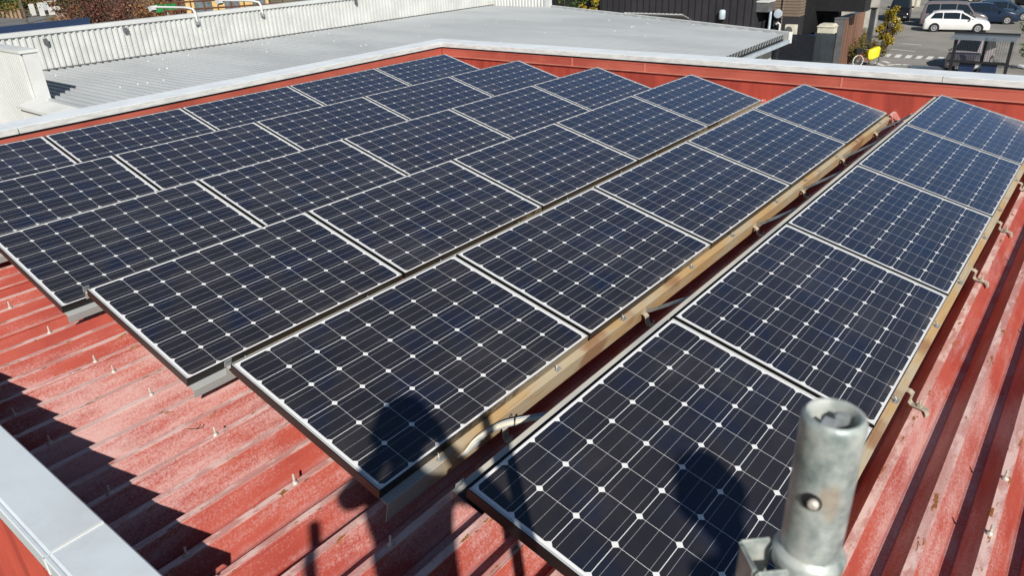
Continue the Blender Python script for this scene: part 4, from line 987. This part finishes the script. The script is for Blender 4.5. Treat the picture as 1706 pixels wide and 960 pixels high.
# ------------------------------------------------------------------ vehicles
def car(label, loc_, heading, L, W, H, st, colour, side_win, screen, rear, name='parked_car', cat='car', wr=.31, axles=(.78, .78), group='cars in the parking lot'):
    """st: stations along the car (x, belt height, roof height, width factor) from tail to nose"""
    t = empty(name, (loc_[0], loc_[1], G), label, cat, group, heading)
    w_ = W/2; tb = .80; zb = .2
    def ring(x, belt, roof, wf):
        h_ = roof-belt; ww = w_*wf; tw = ww*(.97-(.17 if h_ > .25 else .05))
        half = [(ww*.93, zb), (ww, zb+.14), (ww, belt*.72), (ww*.97, belt), (tw+.02, roof-.13*max(h_, .1)), (tw*.84, roof), (0, roof+.012)]
        return [(x, y_, z_) for y_, z_ in half]+[(x, -y_, z_) for y_, z_ in half[-2::-1]]
    rings = [ring(*s_) for s_ in st]; n_ = len(rings[0]); mb = MB(); vs = [v for r_ in rings for v in r_]; fs = []
    for i in range(len(rings)-1):
        for k in range(n_-1): fs.append((i*n_+k, i*n_+k+1, (i+1)*n_+k+1, (i+1)*n_+k))
        fs.append((i*n_+n_-1, i*n_, (i+1)*n_, (i+1)*n_+n_-1))
    fs += [tuple(range(n_-1, -1, -1)), tuple(range((len(rings)-1)*n_, len(rings)*n_))]
    mb.add(vs, fs); body = mb.build('body', colour, t, smooth=True)
    def at(x):
        for a, b in zip(st, st[1:]):
            if a[0] <= x <= b[0]:
                f = (x-a[0])/(b[0]-a[0]); return [a[j]+(b[j]-a[j])*f for j in range(4)]
        return st[-1]
    def sidept(x, s_, sgn):
        _, belt, roof, wf = at(x); h_ = roof-belt; ww = w_*wf; tw = ww*(.97-(.17 if h_ > .25 else .05))
        y0, y1 = ww*.97, tw+.02; z0, z1 = belt, roof-.13*max(h_, .1)
        return (x, sgn*(y0+(y1-y0)*s_+.009), z0+(z1-z0)*s_)
    for sgn in (-1, 1):
        for (xa, xb, xat, xbt) in side_win:
            mb = MB(); n2 = 4
            for i in range(n2):
                f0, f1 = i/n2, (i+1)/n2
                mb.add([sidept(xa+(xb-xa)*f0, .04, sgn), sidept(xa+(xb-xa)*f1, .04, sgn), sidept(xat+(xbt-xat)*f1, .97, sgn), sidept(xat+(xbt-xat)*f0, .97, sgn)], [(0, 1, 2, 3)])
            mb.build('side_window', 'carglass', t)
    for nm, (xa, xb), lo, hi in (('windscreen', screen, .04, .92), ('rear_window', rear, .3, .95)):
        mb = MB(); A, B_ = at(xa), at(xb); n2 = 4
        def tp(f, g):
            r_ = ring(*[A[j]+(B_[j]-A[j])*f for j in range(4)]); yy = r_[5][1]*.96*g; x_, z_ = r_[5][0], r_[5][2]
            nrm = Vector((B_[2]-A[2], 0, -(B_[0]-A[0]))).normalized(); nrm = nrm if nrm.z > 0 else -nrm
            return Vector((x_, yy, z_+.012*(1-abs(g))))+nrm*.012
        for i in range(n2):
            g0, g1 = -1+2*i/n2, -1+2*(i+1)/n2
            mb.add([tp(lo, g0), tp(lo, g1), tp(hi, g1), tp(hi, g0)], [(0, 1, 2, 3)])
        mb.build(nm, 'carglass', t)
    xt, xn = st[0][0], st[-1][0]
    for ax_i, xx in enumerate((xt+axles[0], xn-axles[1])):
        for sgn in (-1, 1):
            y_ = sgn*(w_-.10)
            mb = MB(); mb.lathe([(wr+.05, w_-.02), (wr+.05, w_+.004), (wr, w_+.005)], (0, 0, 0), 20, 'Y'); mb.v = [(v[0]+xx, v[1]*sgn, v[2]+wr+.01) for v in mb.v]; mb.build('wheel_arch', 'black', t)
            mb = MB(); mb.lathe([(wr*.9, -.11), (wr, -.08), (wr, .08), (wr*.93, .115), (wr*.6, .118)], (xx, y_, wr), 20, 'Y'); wl_ = mb.build('wheel', 'tyre', t, smooth=True)
            mb = MB(); mb.lathe([(wr*.66, .0), (wr*.66, .013), (wr*.5, .008), (wr*.15, .016), (.01, .017)], (0, 0, 0), 16, 'Y'); mb.v = [(v[0]+xx, y_+sgn*(v[1]+.117), v[2]+wr) for v in mb.v]; rim_ = mb.build('rim', 'rim', None); rim_.parent = wl_
            mb = MB()
            for k in range(7):
                a = 2*pi*k/7; c_, s2 = cos(a), sin(a); mb.box((xx+wr*.36*c_-.03, y_+sgn*.136-.006, wr+wr*.36*s2-.03), (xx+wr*.36*c_+.03, y_+sgn*.136+.002, wr+wr*.36*s2+.03))
            o_ = mb.build('rim_holes', 'black', None); o_.parent = wl_
    nb = st[-1][1]; wf = st[-1][3]*w_
    for sgn in (-1, 1):
        y0, y1 = sorted((sgn*wf*.52, sgn*wf*.97))
        mb = MB(); mb.box((xn-.22, y0, nb*.70), (xn+.012, y1, nb*.92)); mb.build('headlight', 'lamp_clear', t, bevel=.03)
        tb_ = st[0][1]; y0, y1 = sorted((sgn*w_*st[0][3]*.72, sgn*(w_*st[0][3]*1.0+.01)))
        mb = MB(); mb.box((xt-.012, y0, tb_*.82), (xt+.16, y1, tb_*1.02)); mb.build('tail_light', 'red_lamp', t, bevel=.02)
        xm = screen[0] if screen[0] < screen[1] else screen[1]; xm = max(screen)-.35
        mb = MB(); b_ = at(xm); mb.box((xm-.06, min(sgn*w_*.98, sgn*(w_+.2)), b_[1]+.0), (xm+.06, max(sgn*w_*.98, sgn*(w_+.2)), b_[1]+.16)); mb.build('mirror', colour, t, bevel=.03)
    mb = MB(); mb.box((xn-.04, -wf*.48, nb*.42), (xn+.01, wf*.48, nb*.66)); mb.build('grille', 'black', t)
    mb = MB(); mb.box((xn-.02, -.17, nb*.36), (xn+.016, .17, nb*.36+.16)); mb.build('number_plate', 'white_siding', t)
    return t
def wagon(L, H, wsc=1): 
    h = L/2
    return [(-h, .78, .80, .80), (-h+.06, .93, .95, .90), (-h+.18, .95, 1.10, .94), (-h+.52, .97, H-.09, .98), (-h+.95, .97, H-.02, 1), (-.2, .95, H, 1), (.25, .94, H-.05, 1), (h-1.0, .90, .97, 1), (h-.75, .86, .93, .98), (h-.3, .74, .82, .92), (h-.08, .62, .68, .82), (h, .5, .52, .74)]
def minivan(L, H):
    h = L/2
    return [(-h, .9, .93, .86), (-h+.05, 1.0, 1.05, .94), (-h+.16, 1.02, H-.25, .97), (-h+.3, 1.03, H-.06, .99), (-h+.7, 1.03, H, 1), (0, 1.02, H+.01, 1), (.75, 1.0, H-.05, 1), (h-.95, .98, 1.06, 1), (h-.6, .92, .98, .98), (h-.2, .8, .86, .93), (h-.04, .66, .7, .86), (h, .5, .54, .8)]
pw = paint('car_white', (.82, .82, .80)); psil = paint('car_mauve', (.175, .152, .155)); pblk = paint('car_black', (.012, .012, .014)); pblu = paint('car_blue', (.010, .022, .055)); pstl = paint('car_steel', (.035, .065, .11)); ppk = paint('car_pink', (.30, .265, .28)); pgry = paint('car_grey', (.05, .05, .055))
def keivan(L, H):
    h = L/2
    return [(-h, .9, .93, .9), (-h+.04, 1.0, 1.05, .95), (-h+.12, 1.02, H-.22, .97), (-h+.25, 1.03, H-.05, .99), (-h+.6, 1.03, H, 1), (0, 1.02, H+.01, 1), (h-1.2, 1.0, H-.05, 1), (h-.55, .97, 1.05, 1), (h-.22, .93, .99, .98), (h-.06, .84, .88, .95), (h-.01, .66, .7, .92), (h, .5, .54, .88)]
H4 = 4.45
c0 = Vector((-1.72, 65.9, 0)); hd_ = radians(11)
wins = lambda h: [(-h+.38, -h+1.22, -h+.66, -h+1.2), (-h+1.28, .14, -h+1.26, .12), (.21, h-1.12, .19, .36)]
car('white estate car parked side-on in front of the mauve minivan', c0, hd_, H4, 1.72, 1.50, wagon(H4, 1.50), pw, wins(H4/2), (H4/2-1.0, .25), (-H4/2+.18, -H4/2+.52))
mwin = lambda h: [(-h+.3, -h+1.25, -h+.38, -h+1.22), (-h+1.31, .03, -h+1.29, .03), (.10, h-1.05, .10, .8)]
car('mauve-silver minivan parked behind the white estate car', c0+Vector((-.75, 3.1, 0)), hd_, 4.7, 1.72, 1.87, minivan(4.7, 1.87), psil, mwin(2.35), (2.35-.95, .75), (-2.35+.16, -2.35+.3), cat='minivan')
car('dark blue car with bonnet showing beyond the mauve minivan', c0+Vector((1.15, 6.0, 0)), hd_, 4.4, 1.72, 1.55, wagon(4.4, 1.55), pblu, wins(2.2), (2.2-1.0, .25), (-2.2+.18, -2.2+.52))
car('steel blue car at the end of the row in the lot', c0+Vector((1.9, 9.0, 0)), hd_, 4.4, 1.72, 1.55, wagon(4.4, 1.55), pstl, wins(2.2), (2.2-1.0, .25), (-2.2+.18, -2.2+.52))
car('black minivan half hidden left of the mauve minivan', c0+Vector((-1.35, 5.9, 0)), hd_, 4.3, 1.7, 1.9, minivan(4.3, 1.9), pblk, mwin(2.15), (2.15-.95, .75), (-2.15+.16, -2.15+.3), cat='minivan')
q = gz(1490, 36, G); car('black boxy car facing the camera behind the yellow shrub', (q.x-.1, q.y+1.9, 0), radians(-80), 3.9, 1.68, 1.75, minivan(3.9, 1.75), pblk, mwin(1.95), (1.95-.95, .75), (-1.95+.16, -1.95+.3))
q = gz(1590, 127, G); car('pinkish-silver small car facing the camera behind the black shelter', (q.x+.18, q.y+3.0, 0), radians(-99), 3.4, 1.62, 1.72, keivan(3.4, 1.72), ppk, [(-1.45, -.45, -1.38, -.42), (-.38, .42, -.38, .38)], (1.7-.57, 1.7-1.18), (-1.7+.12, -1.7+.25))
q = gz(1549, 109, G+1.45); car('dark car low in front of the pinkish car, only its roof showing', (q.x-.1, q.y-.1, 0), radians(84), 3.6, 1.6, 1.45, wagon(3.6, 1.45), pgry, wins(1.8), (1.8-1.0, .25), (-1.8+.18, -1.8+.52))
q = gz(1698, 10, G); car('dark car at the far top right corner of the lot', (q.x+.8, q.y+1.5, 0), radians(170), 4.4, 1.7, 1.5, wagon(4.4, 1.5), pblk, wins(2.2), (2.2-1.0, .25), (-2.2+.18, -2.2+.52))
q = gz(1650, 4, G); car('white car with black trim at the top edge of the lot', (q.x-.9, q.y+1.6, 0), radians(25), 4.4, 1.7, 1.5, wagon(4.4, 1.5), pw, wins(2.2), (2.2-1.0, .25), (-2.2+.18, -2.2+.52))
# pale block wall at the back of the lot
a, b = gz(1502, 20, G), gz(1532, 8, G); t = empty('block_wall', a.lerp(b, .5), 'pale concrete wall with white gate posts behind the parked minivans', 'wall')
mb = MB(); mb.prism([a, b, b+Vector((0, 0, 1.5)), a+Vector((0, 0, 1.5))], (0, .2, 0)); wbuild(mb, 'wall', 'concrete', t)
for f_ in (.15, .5, .85): q = a.lerp(b, f_); mb = MB(); mb.box((q.x-.25, q.y-.35, G), (q.x+.25, q.y-.05, G+1.9)); wbuild(mb, 'gate_post', 'cream', t)

# black shelter with sloped roof
yS = 45.6
A, B_ = gy(1589, 60, yS), gy(1691, 61, yS)
sh = empty('shelter', ((A.x+B_.x)/2, yS, G), 'small open shelter with black posts and sloped dark metal roof by the lot', 'shelter')
zt = A.z
mb = MB(); mb.prism([(A.x-.12, yS-.3, zt-.13), (A.x-.12, yS+.95, zt-.01), (A.x-.12, yS+.95, zt+.05), (A.x-.12, yS-.3, zt-.07)], (B_.x-A.x+.24, 0, 0)); wbuild(mb, 'roof', 'smoked_sheet', sh)
mb = MB(); mb.box((A.x-.14, yS+.95, zt-.04), (B_.x+.14, yS+1.05, zt+.14)); wbuild(mb, 'ridge_trim', 'dark_trim', sh)
for u, yy in ((1588, yS), (1638, yS+.9), (1682, yS)):
    xx = gy(u, 90, yy).x; mb = MB(); mb.box((xx-.075, yy-.05, G), (xx+.075, yy+.05, zt-.1)); wbuild(mb, 'post', 'dark_trim', sh)
mb = MB(); z_ = gy(1630, 102, yS+.3).z
mb.box((A.x-.05, yS-.04, z_-.07), (B_.x-.1, yS+.04, z_+.05)); wbuild(mb, 'crossbar', 'dark_trim', sh)
mb = MB()
for i in range(26):
    x = A.x+(B_.x-A.x)*i/25; mb.box((x-.008, yS+.98, z_), (x+.008, yS+.995, zt))
wbuild(mb, 'back_grille', 'grey_trim', sh)
for i, (u0, u1, lab) in enumerate(((1599, 1624, 'dark blue bin under the shelter, left of the white-labelled post'), (1636, 1662, 'dark blue bin under the shelter, on the right'))):
    a, b = gy(u0, 106, yS+.1), gy(u1, 106, yS+.1); t = empty('waste_bin', ((a.x+b.x)/2, yS, G), lab, 'bin', 'bins under the shelter')
    mb = MB(); mb.box((a.x, yS-.1, G), (b.x, yS+.22, a.z-.05)); wbuild(mb, 'body', 'navy', t, bevel=.02); mb = MB(); mb.prism([(a.x-.02, yS-.13, a.z-.05), (a.x-.02, yS+.24, a.z-.05), (a.x-.02, yS+.24, a.z+.05)], (b.x-a.x+.04, 0, 0)); wbuild(mb, 'lid', 'fence_black', t)
a = gy(1630, 107, yS); t = empty('notice_post', (a.x, yS, G), 'short post with small white notice between the two blue bins', 'sign')
mb = MB(); mb.box((a.x-.03, yS+.1, G), (a.x+.03, yS+.15, a.z+.1)); wbuild(mb, 'post', 'galv_dark', t); mb = MB(); mb.box((a.x-.13, yS+.05, a.z-.2), (a.x+.13, yS+.095, a.z+.12)); wbuild(mb, 'notice', 'white_siding', t)

# bicycle with yellow cover
q = gz(1441, 110, G); bk = empty('bicycle', (q.x, q.y, G), 'bicycle with black front basket and bright yellow rain cover by the plant bed', 'bicycle', rz=radians(48))
def bb(mb, name, m, **k): return mb.build(name, m, bk, **k)
for x_ in (-.52, .52):
    mb = MB(); mb.tube([(x_+.33*cos(a), 0, .34+.33*sin(a)) for a in [2*pi*k/24 for k in range(25)]], .024, 6, caps=False)
    wl_ = bb(mb, 'wheel', 'white_metal' if x_ < 0 else 'tyre', smooth=True)
    mb = MB()
    for k in range(9): a = pi*k/9; mb.tube([(x_+.31*cos(a), 0, .34+.31*sin(a)), (x_-.31*cos(a), 0, .34-.31*sin(a))], .004, 4)
    o_ = mb.build('spokes', 'rim'); o_.parent = wl_
mb = MB(); mb.tube([(-.52, 0, .34), (-.36, 0, .86), (-.34, 0, .98)], .022, 8); mb.tube([(-.38, 0, .78), (-.02, 0, .32), (.52, 0, .34), (.22, 0, .74), (-.02, 0, .32)], .02, 8); mb.tube([(.22, 0, .74), (.18, 0, .86)], .018, 8); bb(mb, 'frame', 'red_lamp', smooth=True)
mb = MB(); mb.tube([(-.2, .28, 1.02), (-.34, .1, 1.0), (-.34, -.1, 1.0), (-.2, -.28, 1.02)], .016, 8); bb(mb, 'handlebar', 'rim', smooth=True)
mb = MB(); mb.prism([(-.78, -.17, .78), (-.44, -.17, .78), (-.40, -.17, 1.06), (-.84, -.17, 1.06)], (0, .34, 0)); bb(mb, 'basket', 'black')
mb = MB(); mb.box((.06, -.08, .86), (.32, .08, .93)); bb(mb, 'saddle', 'black', bevel=.03)
mb = MB(); mb.lathe([(.30, .40), (.36, .5), (.42, .8), (.40, 1.0), (.25, 1.1), (.02, 1.12)], (0, 0, 0), 9); mb.v = [(.42+v[0]*1.0+.1*(v[2]-.7), v[1]*.62+.05*sin(9*v[2]), v[2]*.92+.05+.06*sin(7*v[0])) for v in mb.v]; bb(mb, 'rain_cover', 'yellow', smooth=True)
